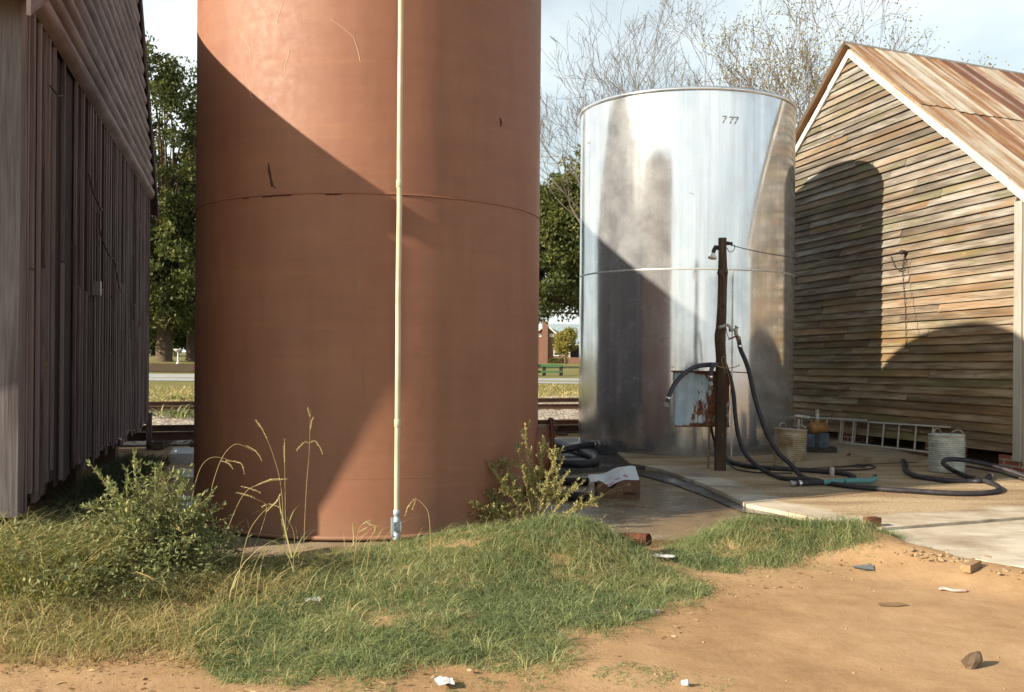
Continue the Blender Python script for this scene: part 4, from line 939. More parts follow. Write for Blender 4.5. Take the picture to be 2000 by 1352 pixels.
c2 = [gl(130, 590, .01), gl(165, 620, .01), gl(210, 640, .01), gl(300, 654, .01), gl(420, 658, .01), gl(540, 660, .01)]
tag(MB().tube(spline(c2, 6), .010, 8).build('cable', M['hose'], loc=c2[0]), 'thin black cable trailing from the foot of the pole', 'cable')
c3 = [gl(1640, 615, .01), gl(1700, 628, .01), gl(1780, 640, .015), gl(1850, 655, .01), gl(1900, 672, .01), gl(1960, 690, .01)]
tag(MB().tube(spline(c3, 6), .014, 8).build('cable', M['hose'], loc=c3[0]), 'thin black cable lying by the brick pier of the lap-sided barn', 'cable')
# teal nozzle
n0, n1 = gl(560, 724, .035), gl(1040, 707, .05); nd = n1-n0
noz = thing('fuel_nozzle', 'teal hose nozzle with black grip lying on the slab', 'nozzle', n0)
mb = MB(); coupling(mb, n0, n0-n1, .032); mb.tube([n0+nd*.0, n0+nd*.36], .031, 14, 0); mb.build('grip', [M['hose'], M['galv'], M['bright']], noz)
mb = MB(); mb.tube(spline([n0+nd*.33, n0+nd*.5+Vector((0, 0, .006)), n0+nd*.8+Vector((0, 0, .006)), n0+nd*.97, n0+nd*1.03+Vector((0, 0, .012)), n0+nd*1.045+Vector((0, 0, .05))], 6), [.030]*7+[.033]*12+[.031]*12, 14); mb.build('barrel', M['teal'], noz)
mb = MB(); mb.tube([n0+nd*1.045+Vector((0, 0, .045)), n0+nd*1.04+Vector((0, 0, .065))], .026, 12); mb.build('tip', M['darkiron'], noz)
# hoses heaped by the manway
pl = lambda x, y, l=.045: on(x, y, .158, 0, l)
G1 = [pl(1068, 887), pl(1090, 882, .06), pl(1115, 876, .10), pl(1140, 871, .12), pl(1163, 867.5, .13)]
hose('rubber_hose', 'thick black hose end with a fitting, uppermost of the heap by the red tank', G1, .05, 'hose', (0, 1), 'black hoses heaped by the red tank')
G2 = [pl(1066, 862), pl(1085, 864), pl(1105, 871), pl(1125, 880), pl(1146, 887), pl(1161, 893), pl(1164, 900), pl(1150, 905), pl(1125, 906), pl(1095, 905), pl(1060, 904)]
hose('rubber_hose', 'thick black hose bent back on itself beside the red tank', G2, .052, 'hose', (0, 0), 'black hoses heaped by the red tank')
for lab, pts in (('upper of two dark pipes lying between red tank and carton', [(1058, 939), (1110, 940), (1150, 941)]), ('lower of two dark pipes lying between red tank and carton', [(1075, 967), (1110, 968.5), (1153, 970)])):
    P = [on(x, y, *APRON, lift=.045) for x, y in pts]; tag(MB().tube(P, .045, 12).build('iron_pipe', M['darkiron'], loc=P[0]), lab, 'pipe', 'dark pipes lying by the red tank')

# ------------------------------------------------------------------ pails
def pail(label, cx, yb, mat, r, h, lean, dent):
    o = on(cx, yb, *SLAB); root = thing('ribbed_pail', label, 'pail', o, 'ribbed metal pails by the barn')
    R = Matrix.Rotation(lean, 3, 'Y') @ Matrix.Rotation(-.02, 3, 'X')
    prof = [(0, .01), (r*.97, .0), (r, .015)]; nr = 12; z0, z1 = h*.20, h*.84
    prof.append((r*1.0, z0-.01))
    for i in range(nr*4+1):
        t = i/(nr*4); prof.append((r*(1.0 + .012*t) + .0125*sin(t*nr*2*pi), z0+(z1-z0)*t))
    prof += [(r*1.012, z1+.01), (r*1.015, h-.012), (r*1.045, h-.008), (r*1.045, h+.004), (r*1.0, h+.004), (r*.99, h-.02), (r*.97, h*.55), (0, h*.5)]
    mb = MB(); mb.lathe(prof, 48, (0, 0, 0), None)
    V2 = []
    for p in mb.v:
        q = Vector(p); an = atan2(q.y, q.x); d = 1 - dent*max(0, cos(an-(-1.9)))**6*exp(-((q.z-.35*h)/(.3*h))**2)
        q = Vector((q.x*d, q.y*d, q.z)); V2.append(tuple(o + R @ q))
    mb.v = V2; b = mb.build('body', mat, root)
    for sgn in (-1, 1):
        P = [Vector((sgn*r*.75, -.02, h+.0)), Vector((sgn*r*.78, -.03, h+.05)), Vector((sgn*r*.55, 0, h+.075)), Vector((sgn*r*.3, .03, h+.045)), Vector((sgn*r*.25, .05, h))]
        if sgn > 0: P = [Vector((p.x, p.y-.05, p.z*1-.015)) for p in P]
        MB().tube([o + R @ p for p in spline(P, 5)], .007, 6).build('handle', M['galv'], root)
    return root
pail('rust-stained ribbed pail standing beside the silver tank', 1541, 912, M['pailr'], .205, .50, .05, .05)
pail('grey ribbed pail standing in front of the ladder end', 1849, 922, M['pailg'], .215, .48, 0, .02)

# ------------------------------------------------------------------ pump on its board
bz = .10
bd = [on(1552, 903, *SLAB, lift=bz), on(1700, 893, *SLAB, lift=bz), on(1792, 889.5, *SLAB, lift=bz), on(1722, 873, *SLAB, lift=bz), on(1640, 866, *SLAB, lift=bz), on(1570, 874, *SLAB, lift=bz)]
tag(MB().poly(bd, .09, 0).build('low_platform', M['pad'], loc=bd[0]), 'low tan platform under the blue pump', 'platform')
po = on(1596, 884, *SLAB, lift=bz); pz = po.z
pump = thing('water_pump', 'old pump with blue base and brown motor by the barn', 'pump', po)
mb = MB(); mb.box(po+Vector((.05, .12, .035)), (.46, .30, .07), Matrix.Rotation(-.1, 3, 'Z')); mb.build('skid', M['darkiron'], pump)
mb = MB(); mb.box(po+Vector((.06, .06, .17)), (.17, .17, .20), Matrix.Rotation(.5, 3, 'Z')); mb.lathe([(0, 0), (.075, 0), (.08, .02), (.08, .16), (.06, .19), (0, .19)], 18, po+Vector((-.09, .05, .07))); mb.build('base', M['blue'], pump)
mb = MB(); mb.lathe([(0, -.13), (.07, -.13), (.08, -.11), (.085, -.02), (.10, 0), (.085, .02), (.08, .12), (.06, .14), (0, .14)], 20, po+Vector((.03, .08, .335)), frame_z((1, .25, 0))); mb.lathe([(.05, .0), (.06, .03), (.04, .06), (.035, .07)], 14, po+Vector((.02, .08, .38))); mb.build('motor', M['brass'], pump)
mb = MB(); mb.tube([po+Vector((.02, .08, .43)), po+Vector((.02, .08, .60))], .028, 12); mb.lathe([(0, 0), (.04, 0), (.04, .03), (0, .03)], 8, po+Vector((.02, .08, .46))); mb.build('riser_pipe', M['galv'], pump)
mb = MB(); mb.tube([po+Vector((-.28, .16, .50)), po+Vector((-.08, .12, .48))], .03, 12); mb.tube([po+Vector((-.22, .15, .46)), po+Vector((-.22, .15, .1))], .02, 8); mb.build('side_pipe', M['galv'], pump)
tag(MB().board(on(1654, 890, *SLAB, lift=bz+.002), Vector((.09, .22, .0)), Vector((.035, -.012, 0)), Vector((0, 0, .015))).build('wood_scrap', M['iron'], loc=on(1654, 890, *SLAB, lift=bz)), 'short rusty strip lying on the low tan platform', 'scrap')
# ------------------------------------------------------------------ ladder on its side against the barn
lad = thing('extension_ladder', 'aluminium extension ladder lying on its side along the barn', 'ladder', onwall2(1700, 870, .08))
def rail_bar(a, b, mb, wdt=.022, dep=.055): 
    d = b-a; mb.board(a - Vector((0, 0, wdt/2)) - O2*dep/2, d, Vector((0, 0, wdt)), O2*dep, 0)
for nm, off, top_, bot_, rungs in (('inner_section', .07, ((1640, 820.5), (1854, 834.5)), ((1600, 858), (1822, 884)), (1648, 1672, 1697, 1727, 1757, 1790, 1823)), ('outer_section', .15, ((1548, 813.5), (1692, 821)), ((1540, 852.5), (1700, 870.5)), (1568, 1586, 1616, 1644, 1668))):
    a, b = onwall2(*top_[0], off), onwall2(*top_[1], off); c, d = onwall2(*bot_[0], off), onwall2(*bot_[1], off)
    mb = MB(); rail_bar(a, b, mb); up = mb.build('rail', M['ladder'], lad); mb = MB(); rail_bar(c, d, mb); mb.build('rail', M['ladder'], lad)
    for x in rungs:
        ft = (x-top_[0][0])/(top_[1][0]-top_[0][0]); p = onwall2(x, lerp(top_[0][1], top_[1][1], ft), off)
        fb = (x-4-bot_[0][0])/(bot_[1][0]-bot_[0][0]); q_ = onwall2(x-4, lerp(bot_[0][1], bot_[1][1], fb), off)
        MB().tube([p, q_], .014, 8).build('rung', M['ladder'], lad)

# ------------------------------------------------------------------ carton
cb = on(1166, 974, *APRON); cr = on(1249, 973.5, *APRON); Lc = cr-cb; Lc.z = 0; Wc = Vector((.02, .60, 0)); Hc = .20
cart = thing('cardboard_carton', 'open brown carton with white crumpled paper lying on damp concrete', 'carton', cb)
n = 14; mb = MB(); P = []
for i in range(n+1):
    t = i/n; x = cb + Lc*t; hh = Hc*(.98 - .42*exp(-((t-.33)/.16)**2)) ; P += [x, x + Vector((0, -.01*sin(t*6), hh))]
mb.add(P, [(2*i, 2*i+2, 2*i+3, 2*i+1) for i in range(n)], 0); P2_ = [p + Vector((0, .008, 0)) for p in P]; mb.add(P2_, [(2*i+1, 2*i+3, 2*i+2, 2*i) for i in range(n)], 0)
mb.board(cb+Wc, Lc, Vector((0, 0, Hc*.9)), Vector((0, .006, 0))); mb.board(cb+Lc, Wc, Vector((0, 0, Hc)), Vector((.006, 0, 0))); mb.board(cb+Wc*.5, Wc*.5, Vector((0, 0, Hc*.9)), Vector((.006, 0, 0))); mb.board(cb+Vector((0, 0, .002)), Lc, Wc, Vector((0, 0, .006)))
mb.board(cb+Wc+Vector((0, 0, Hc*.9)), Lc*.55, Vector((-.1, .30, -.04)), Vector((0, .006, .004)))
mb.build('box', M['card'], cart)
mb = MB(); n = 14; m = 8; P = []
for j in range(m+1):
    for i in range(n+1):
        t, s = i/n, j/m; h = Hc*(.94 - .36*exp(-((t-.30)/.17)**2)*(1-s*.7)) + .09*s*smooth01(t*1.3) + .012*mnoise.noise(Vector((t*5, s*4, 2)))
        x = cb + Lc*(-.13*(1-t)**3 + t*1.0 - .05*s*(1-t)) + Wc*(s*.92+.03); P.append(x + Vector((0, 0, h + .008 - .03*max(0, .06-t)*8)))
mb.add(P, [(j*(n+1)+i, j*(n+1)+i+1, (j+1)*(n+1)+i+1, (j+1)*(n+1)+i) for j in range(m) for i in range(n)], 0, (.5, .5, .5), None, True)
pr = mb.build('paper_liner', M['paper'], cart)
def patch(t0, t1, s0, s1):
    mb = MB(); Q = []
    for s in (s0, s1):
        for t in (t0, (t0+t1)/2, t1):
            h = Hc*(.94 - .36*exp(-((t-.30)/.17)**2)*(1-s*.7)) + .09*s*smooth01(t*1.3) + .012*mnoise.noise(Vector((t*5, s*4, 2)))
            Q.append(cb + Lc*(-.13*(1-t)**3 + t - .05*s*(1-t)) + Wc*(s*.92+.03) + Vector((0, 0, h+.011)))
    mb.add(Q, [(0, 1, 4, 3), (1, 2, 5, 4)], 0); mb.build('red_print', M['redink'], pr)
for a in ((.24, .42, .04, .10), (.45, .56, .14, .2), (.66, .72, .30, .42), (.70, .76, .24, .34)): patch(*a)
def letters(name, text, o, ax, up, size, mat, parent):
    cu = bpy.data.curves.new(name, 'FONT'); cu.body = text; cu.size = size; cu.extrude = .0008
    tmp = bpy.data.objects.new(name, cu); COL.objects.link(tmp); dg = bpy.context.evaluated_depsgraph_get(); me = bpy.data.meshes.new_from_object(tmp.evaluated_get(dg))
    bpy.data.objects.remove(tmp); n_ = ax.cross(up); Rm = Matrix((ax, up, n_)).transposed()
    off = OFF[parent.name]
    for v in me.vertices: v.co = Rm @ v.co + o - off
    me.materials.clear(); me.materials.append(mat); ob = bpy.data.objects.new(name, me); COL.objects.link(ob); ob.parent = parent; OFF[ob.name] = off; return ob
letters('printed_number', '199941', cb + Lc*.62 + Vector((0, -.016, .04)), Lc.normalized(), Vector((0, 0, 1)), .048, M['ink'], cart)

# ------------------------------------------------------------------ small things lying about
def gz(px, py, lift=0): 
    p = on(px, py, -.045)
    for _ in range(4): p = on(px, py, ground_z(p.x, p.y))
    return p + Vector((0, 0, lift))
def single(mb, name, mat, label, cat, loc, group=None): return tag(mb.build(name, mat, loc=loc), label, cat, group)
p = gz(1256, 1080, .055); d = Vector((.75, -.6, .1)).normalized()
mb = MB(); mb.lathe([(.045, -.25), (.052, -.24), (.052, .05), (.042, .055), (.038, 0), (0, -.02)], 16, p+Vector((0, 0, .05)), frame_z(d)); single(mb, 'pipe_stub', M['iron'], 'rusty pipe end poking out of the grass mound', 'pipe', p)
def paper_scrap(px, py, L, Wd, label, ang, seed):
    p = gz(px, py, .02); mb = MB(); P = []; n = 6
    for j in range(4):
        for i in range(n+1):
            x, y = L*(i/n-.5), Wd*(j/3-.5); q = Vector((x*cos(ang)-y*sin(ang), x*sin(ang)+y*cos(ang), .018*mnoise.noise(Vector((i*.7, j*.9, seed)))+.012)); P.append(p+q)
    mb.add(P, [(j*(n+1)+i, j*(n+1)+i+1, (j+1)*(n+1)+i+1, (j+1)*(n+1)+i) for j in range(3) for i in range(n)], 0, (.5, .5, .5), None, True)
    single(mb, 'paper_scrap', M['paper'], label, 'litter', p, 'white paper scraps on the ground')
paper_scrap(1297, 1093, .17, .12, 'white paper scrap on bare dirt between the grass mounds', -.3, 1)
paper_scrap(610, 1180, .10, .09, 'white paper scrap lying in the grass below the standpipe', .3, 4)
paper_scrap(868, 1343, .09, .10, 'white paper scrap at the front edge of the grass', .2, 7)
def cup(px, py, r, L, ang, label):
    p = gz(px, py, r); mb = MB(); mb.lathe([(0, 0), (r*.7, 0), (r, L), (r*1.08, L), (r*.95, L-.01), (r*.6, .01), (0, .01)], 14, p, frame_z((cos(ang), sin(ang), .1))); single(mb, 'paper_cup', M['paper'], label, 'litter', p)
cup(1331, 1340, .016, .035, -.3, 'tiny white paper cup lying by a grass tuft')
mb = MB(); p = on(1625, 931, *SLAB); mb.lathe([(0, 0), (.027, 0), (.03, .005), (.03, .105), (.026, .115), (0, .115)], 14, p); single(mb, 'drink_can', M['can'], 'faded pinkish can standing behind the teal nozzle', 'can', p)
def stick(px, py, L, Wd, H, ang, mat, name, label, cat, tilt=0):
    p = gz(px, py); mb = MB(); Rm = Matrix.Rotation(ang, 3, 'Z') @ Matrix.Rotation(tilt, 3, 'Y'); mb.box(p+Vector((0, 0, H/2)), (L, Wd, H), Rm); single(mb, name, M[mat], label, cat, p)
stick(1264, 1196, .16, .035, .018, -.12, 'greywood', 'wood_strip', 'pale flat strip of wood at the edge of the grass', 'wood', 0)
stick(1898, 1113, .19, .06, .055, .75, 'plank', 'wood_block', 'split wood block by the broken slab edge', 'wood', -.08)
mb = MB(); p = gz(1702, 1030); p = on(1702, 1027, *SLAB); mb.box(p+Vector((0, -.02, .03)), (.13, .09, .10), Matrix.Rotation(.3, 3, 'Z')); single(mb, 'brick_piece', M['iron'], 'rust brown brick piece at the slab corner above the grass', 'brick', p)
p = gz(1899, 1303, .0); mb = MB(); k0 = len(mb.v); mb.rock(Vector((0, 0, 0)), .05, .75, seed=3)
mb.v = [tuple(p + Vector((0, 0, .035)) + Matrix.Rotation(.65, 3, 'Z') @ Matrix.Rotation(-.35, 3, 'Y') @ Vector((q[0]*1.75, q[1]*.95, q[2]*.9))) for q in mb.v]; single(mb, 'wood_chunk', M['polewood'], 'dark weathered wood chunk alone on the bare dirt at right', 'wood', p)
mb = MB(); p = gz(1690, 1112, .006); mb.add([p+Vector((-.10, .04, .01)), p+Vector((.07, .05, .025)), p+Vector((.05, -.06, .002)), p+Vector((-.01, -.055, .004))], [(3, 2, 1, 0), (0, 1, 2, 3)], 0); P = mb.v[:]; mb.add([Vector(q)-Vector((0, 0, .006)) for q in P], [(0, 1, 2, 3)], 0); single(mb, 'shingle_scrap', M['slate'], 'torn grey shingle scrap on the dirt before the right mound', 'scrap', p)
mb = MB(); p = gz(1862, 1156, .0); Rw = Matrix.Rotation(-.15, 3, 'Z')
mb.tube(spline([p+Vector((-.09, .03, .012)), p+Vector((-.05, .02, .018)), p+Vector((-.01, -.01, .012)), p+Vector((.04, -.02, .014)), p+Vector((.085, -.015, .012))], 5), [.006]+[.011]*18+[.013, .006], 8); single(mb, 'twisted_wrapper', M['can'], 'twisted pinkish wrapper on the dirt below the wood block', 'litter', p)
for (x, y, s, lab) in ((1688, 1082, .08, 'flat pale slab chip beside the right mound'), (1860, 1082, .10, 'largest pale concrete chunk at the broken slab edge'), (1925, 1098, .11, 'broad flat concrete chunk below the broken slab edge'), (1990, 1106, .09, 'concrete chunk at the right edge of the photo')):
    p = gz(x, y, .01); mb = MB(); mb.rock(p, s, .35); single(mb, 'concrete_chunk', M['stone'], lab, 'rubble', p, 'chunks of broken concrete along the slab edge')
mb = MB()
for i in range(260):
    t = random.random()*.98; k = t*(len(brk)-3); q = int(k); x = lerp(brk[q][0], brk[q+1][0], k-q); y = lerp(brk[q][1], brk[q+1][1], k-q) + abs(random.gauss(3, 9)) + 2
    x += random.gauss(0, 8)
    mb.rock(gz(x, y, .0), random.choice([.008, .012, .012, .018, .018, .025, .035])*random.uniform(.6, 1.1), .5)
tag(mb.build('rubble', M['stone']), kind='stuff')
mb = MB()
for i in range(190):
    x, y = random.uniform(0, 2040), random.uniform(1090, 1352); mb.rock(gz(x, y, .0), random.choice([.003, .004, .005, .006, .010]), .6)
tag(mb.build('pebbles', M['stone']), kind='stuff')
# concrete blocks behind the red tank, left gap
for (x0, x1, y0, y1, h, lab) in ((331, 380, 886, 874, .10, 'farthest pale concrete block between barn and red tank'), (338, 382, 932, 915, .14, 'middle pale concrete block between barn and red tank'), (330, 384, 1000, 968, .14, 'nearest pale concrete block between barn and red tank')):
    a, b = on(x0, y0, 0), on(x1, y0, 0); c, d = on(x1, y1, 0), on(x0+8, y1, 0); o_ = Vector((0, 0, 0))
    single(MB().poly([a, b, c, d], h+.1), 'concrete_block', M['block'], lab, 'block', a, 'concrete blocks in the gap beside the red tank')

# small darker patch laid over the bare dirt
M['darkdirt'] = simple('dark_dirt', (.25, .155, .08), .8, .25, 0, .35, 9)
for (cx, cy, rx, ry) in ((1745, 1182, .09, .06),):
    c = gz(cx, cy); P = []; n = 26
    for i in range(n):
        a = 2*pi*i/n; k = 1+.35*mnoise.noise(Vector((cos(a)*1.6, sin(a)*1.6, cx))); x, y = c.x+rx*k*cos(a), c.y+ry*k*sin(a); P.append(Vector((x, y, ground_z(x, y)+.006)))
    mb = MB(); mb.add([c+Vector((0, 0, .006))]+P, [(0, i+1, (i+1) % n+1) for i in range(n)], 0, (.5, .5, .5), None, True); tag(mb.build('dark_smudge', M['darkdirt']), kind='structure')
# ------------------------------------------------------------------ vegetation helpers
def blades(pts, H, Wd, lean_az, lean, segs=3, curl=.6):      # pts (n,3); returns V, Q for tapering, bending blades
    n = len(pts); dirx, diry = np.cos(lean_az), np.sin(lean_az)
    fa = lean_az + pi/2 + rng.uniform(-.9, .9, n); sx, sy = np.cos(fa), np.sin(fa)
    rows = []
    for i in range(segs+1):
        t = i/segs; th = lean + curl*t*1.2
        r = H*t*np.sin(th*np.minimum(1, .55+.45*t)); z = H*t*np.cos(np.minimum(th*.9, 1.9))
        c = pts + np.stack([dirx*r, diry*r, z], 1); w = Wd*(1-t**1.5*.88)*.5
        s = np.stack([sx*w, sy*w, np.zeros(n)], 1); rows += [c-s, c+s]
    k = 2*(segs+1); V = np.stack(rows, 1).reshape(-1, 3); base = (np.arange(n)*k)[:, None]
    Q = np.concatenate([base + np.array([2*i, 2*i+1, 2*i+3, 2*i+2]) for i in range(segs)], 1).reshape(-1, 4)
    return V, Q
def leaves(pos, d, L, Wd, up=None):             # kite-shaped leaves along direction d
    n = len(pos); d = d/np.maximum(1e-6, np.linalg.norm(d, axis=1, keepdims=True))
    rnd = rng.normal(size=(n, 3)); s = np.cross(d, rnd); s /= np.maximum(1e-6, np.linalg.norm(s, axis=1, keepdims=True))
    if up is not None:
        s = np.cross(d, np.array([0, 0, 1.0])+rnd*up); s /= np.maximum(1e-6, np.linalg.norm(s, axis=1, keepdims=True))
    L = np.asarray(L).reshape(-1, 1); Wd = np.asarray(Wd).reshape(-1, 1)
    V = np.stack([pos, pos+d*L*.5+s*Wd*.5, pos+d*L, pos+d*L*.5-s*Wd*.5], 1).reshape(-1, 3)
    return V, np.arange(n*4).reshape(n, 4)
def colours(n, lo=0., hi=1., rep=1):
    c = rng.uniform(0, 1, (n, 3)); c[:, 0] = np.clip(lo + (hi-lo)*c[:, 0], 0, 1); return np.repeat(c, rep, 0)
def inside(px, py, poly):
    res = np.zeros(len(px), bool); n = len(poly)
    for i in range(n):
        x1, y1 = poly[i]; x2, y2 = poly[(i+1) % n]
        c = ((y1 > py) != (y2 > py)) & (px < (x2-x1)*(py-y1)/((y2-y1) or 1e-9)+x1); res ^= c
    return res
def vnoise(x, y, s, seed=0): return np.array([mnoise.noise(Vector((a*s+seed, b*s-seed, seed*.7))) for a, b in zip(x, y)])
def scatter(poly, dens, box, edge=0.0, seed=1, extra=None):
    x0, x1, y0, y1 = box; n = int((x1-x0)*(y1-y0)*dens)
    x, y = rng.uniform(x0, x1, n), rng.uniform(y0, y1, n)
    P = np.stack([x, y, np.full(n, -.03)], 1); px, py = project(P)
    if edge: px = px + edge*9*vnoise(x, y, 2.2, seed) + edge*5*vnoise(x, y, 7, seed+3); py = py + edge*9*vnoise(x, y, 2.6, seed+5)+ edge*4*vnoise(x, y, 8, seed+9)
    m = inside(px, py, poly); x, y = x[m], y[m]
    if extra is not None: k = extra(x, y); x, y = x[k], y[k]
    z = np.array([ground_z(a, b) for a, b in zip(x, y)]); return np.stack([x, y, z], 1)
not_tank = lambda x, y: (np.hypot(x-RC.x, y-RC.y) > RR+.05)
not_pad = lambda x, y: not_tank(x, y) & ~((x > -3.25) & (x < -1.5) & (y > 8.62+.0*x) & (y < 12.4)) 
# ------------------------------------------------------------------ the grass mounds
mound = [(395, 1290), (430, 1318), (480, 1335), (560, 1343), (640, 1318), (700, 1330), (780, 1315), (860, 1288), (930, 1298), (1000, 1303), (1078, 1292), (1090, 1262), (1080, 1240), (1130, 1232), (1190, 1222), (1270, 1200), (1310, 1172), (1375, 1158), (1385, 1142), (1320, 1128), (1268, 1110), (1238, 1085), (1215, 1062), (1100, 1042), (1010, 1050), (900, 1062), (800, 1072), (640, 1082), (520, 1100), (470, 1130), (420, 1180), (390, 1230)]
right_mound = [(1300, 1062), (1300, 1086), (1322, 1102), (1345, 1112), (1420, 1114), (1500, 1104), (1580, 1094), (1680, 1088), (1765, 1076), (1735, 1048), (1690, 1036), (1580, 1018), (1470, 1010), (1380, 1020), (1300, 1036)]
def turf(name, poly, box, dens, hmin, hmax, seed, mat, kind='stuff', lo=.0, hi=.8, extra=not_pad, edge=1.7, wmin=.0028, wmax=.0055, lean=(.1, 1.15)):
    P = scatter(poly, dens, box, edge, seed, extra); n = len(P); kp = (vnoise(P[:, 0], P[:, 1], 3.1, seed+4)*.7+vnoise(P[:, 0], P[:, 1], 9, seed+6)*.6+rng.uniform(-.2, .2, n)) > -.30; P = P[kp]; n = len(P)
    cl = vnoise(P[:, 0], P[:, 1], 1.9, seed+1)*.5 + vnoise(P[:, 0], P[:, 1], 5.5, seed+2)*.7
    H = (hmin + (hmax-hmin)*np.clip(.42+1.5*cl, 0, 1))*rng.uniform(.4, 1.35, n); W_ = rng.uniform(wmin, wmax, n)
    V, Q = blades(P, H, W_, rng.uniform(0, 2*pi, n), rng.uniform(lean[0], lean[1], n), 3, 1.35)
    dry = np.clip(.5 + vnoise(P[:, 0], P[:, 1], 1.3, seed+7), 0, 1)
    c = rng.uniform(0, 1, (n, 3)); c[:, 0] = np.clip(lo + (hi-lo)*(.62*c[:, 0]+.42*dry)*1.0, 0, 1)
    st_ = rng.uniform(0, 1, n) < .06; c[st_, 0] = rng.uniform(.75, 1, st_.sum())
    return tag(np_mesh(name, V, Q, mat, np.repeat(c, 3, 0)), kind=kind)
turf('grass', mound, (-3.4, 2.2, 4.6, 9.6), 8600, .05, .22, 11, M['grass'])
turf('grass', right_mound, (.9, 4.2, 7.4, 10.0), 8600, .07, .25, 23, M['grass'], extra=None)
def clumps(poly, box, nc, seed, extra, hlo=.10, hhi=.24, per=46, spread=.05, mat='grass', lo=.1, hi=.95):
    C = scatter(poly, nc, box, 1.4, seed, extra); k = len(C); P = np.repeat(C, per, 0); n = len(P); g_ = rng.normal(0, spread, (n, 2)); P[:, :2] += g_; P[:, 2] = [ground_z(a, b) for a, b in P[:, :2]]
    H = np.repeat(rng.uniform(hlo, hhi, k), per)*rng.uniform(.45, 1.15, n); az = np.arctan2(g_[:, 1], g_[:, 0])+rng.normal(0, .7, n)
    V, Q = blades(P, H, rng.uniform(.0026, .0052, n), az, np.clip(np.hypot(g_[:, 0], g_[:, 1])/spread*.45+rng.uniform(-.1, .3, n), .02, 1.3), 4, 1.0)
    c = rng.uniform(0, 1, (n, 3)); c[:, 0] = np.clip(np.repeat(rng.uniform(lo, hi, k), per)*.6+.4*c[:, 0], 0, 1)
    return tag(np_mesh('grass', V, Q, M[mat], np.repeat(c, 4, 0)), kind='stuff')
ring = [(380, 1280), (430, 1330), (560, 1352), (700, 1340), (860, 1302), (1010, 1315), (1100, 1300), (1110, 1248), (1200, 1236), (1320, 1185), (1400, 1160), (1390, 1135), (1310, 1125), (1215, 1065), (1100, 1040), (900, 1055), (640, 1080), (470, 1130), (390, 1230)]
clumps(ring, (-3.4, 2.3, 4.6, 9.6), 34, 71, not_pad)
clumps(right_mound, (.9, 4.2, 7.4, 10.0), 46, 73, None, .12, .28)
clumps([(-40, 1090), (-40, 1290), (200, 1300), (420, 1300), (600, 1180), (640, 1100), (470, 1110)], (-5.2, -.9, 4.9, 8.6), 26, 75, not_pad, .14, .42, 34, .07, 'dry', .2, 1.0)
tufts = [[(1165, 1300), (1230, 1296), (1300, 1303), (1322, 1320), (1290, 1338), (1235, 1336), (1180, 1346), (1150, 1330)], [(1345, 1316), (1390, 1312), (1440, 1322), (1425, 1336), (1370, 1338)], [(1010, 1318), (1060, 1308), (1110, 1330), (1080, 1352), (1000, 1352)], [(860, 1318), (930, 1312), (990, 1330), (960, 1352), (870, 1352)], [(640, 1330), (760, 1322), (800, 1345), (780, 1365), (620, 1365)], [(1530, 1090), (1580, 1086), (1640, 1100), (1600, 1112), (1540, 1108)], [(1330, 1160), (1395, 1150), (1400, 1166), (1350, 1176)], [(1680, 1096), (1735, 1090), (1740, 1102), (1690, 1106)]]
for i, t in enumerate(tufts):
    cx = sum(p[0] for p in t)/len(t); cy = sum(p[1] for p in t)/len(t); c = on(cx, cy, -.045); s = 1.0
    turf('grass', t, (c.x-s, c.x+s, c.y-s, c.y+s), (3400 if i < 5 else 2000), .02, .07, 40+i, M['grass'], lo=.15, hi=.75, extra=None, lean=(.5, 1.3))
# creeping runners at the edges
fringe = [(0, 1250), (120, 1300), (300, 1300), (420, 1325), (560, 1352), (860, 1352), (1010, 1330), (1110, 1320), (1150, 1255), (1300, 1215), (1420, 1165), (1390, 1120), (1500, 1118), (1700, 1100), (1790, 1080), (1740, 1050), (1240, 1050), (1000, 1230), (400, 1270)]
turf('grass', fringe, (-4.2, 4.6, 4.5, 9.2), 420, .02, .07, 61, M['grass'], lo=.3, hi=1.0, lean=(.7, 1.4))
# taller half-dry grass at the left, below the plank barn
tall = [(-40, 1075), (-40, 1262), (60, 1285), (180, 1280), (300, 1268), (420, 1285), (520, 1230), (600, 1165), (640, 1098), (560, 1085), (470, 1105), (360, 1115), (200, 1085)]
P = scatter(tall, 1700, (-5.2, -.9, 4.9, 8.6), 1.0, 5, not_pad); n = len(P)
cl = vnoise(P[:, 0], P[:, 1], 1.5, 4); H = np.clip(.10 + .26*np.clip(.45+.9*cl, 0, 1), .06, .5)*rng.uniform(.5, 1.3, n)
V, Q = blades(P, H, rng.uniform(.003, .006, n)+(rng.uniform(0, 1, n) < .12)*rng.uniform(.004, .009, n), rng.uniform(0, 2*pi, n), rng.uniform(.1, 1.0, n), 4, 1.1)
c = rng.uniform(0, 1, (n, 3)); c[:, 0] = np.clip(c[:, 0]*.75 + .25*np.clip(.5+vnoise(P[:, 0], P[:, 1], 2.1, 9), 0, 1), 0, 1)
tag(np_mesh('tall_grass', V, Q, M['dry'], np.repeat(c, 4, 0)), kind='stuff')
near_barn = [(-60, 1085), (-60, 1200), (120, 1215), (260, 1150), (180, 1075), (60, 1050)]
P = scatter(near_barn, 1500, (-5.4, -2.4, 5.2, 8.6), 1.0, 8, not_pad); n = len(P)
V, Q = blades(P, rng.uniform(.2, .62, n), rng.uniform(.006, .012, n), rng.uniform(0, 2*pi, n), rng.uniform(.05, .45, n), 5, .7)
c = colours(n, .15, .8); tag(np_mesh('tall_grass', V, Q, M['dry'], np.repeat(c, 5, 0)), kind='stuff')
P = scatter([(-40, 1120), (-40, 1300), (200, 1300), (420, 1300), (560, 1200), (640, 1110), (480, 1110), (300, 1100)], 900, (-5.4, -.8, 4.9, 8.6), 1.2, 15, not_pad); n = len(P)
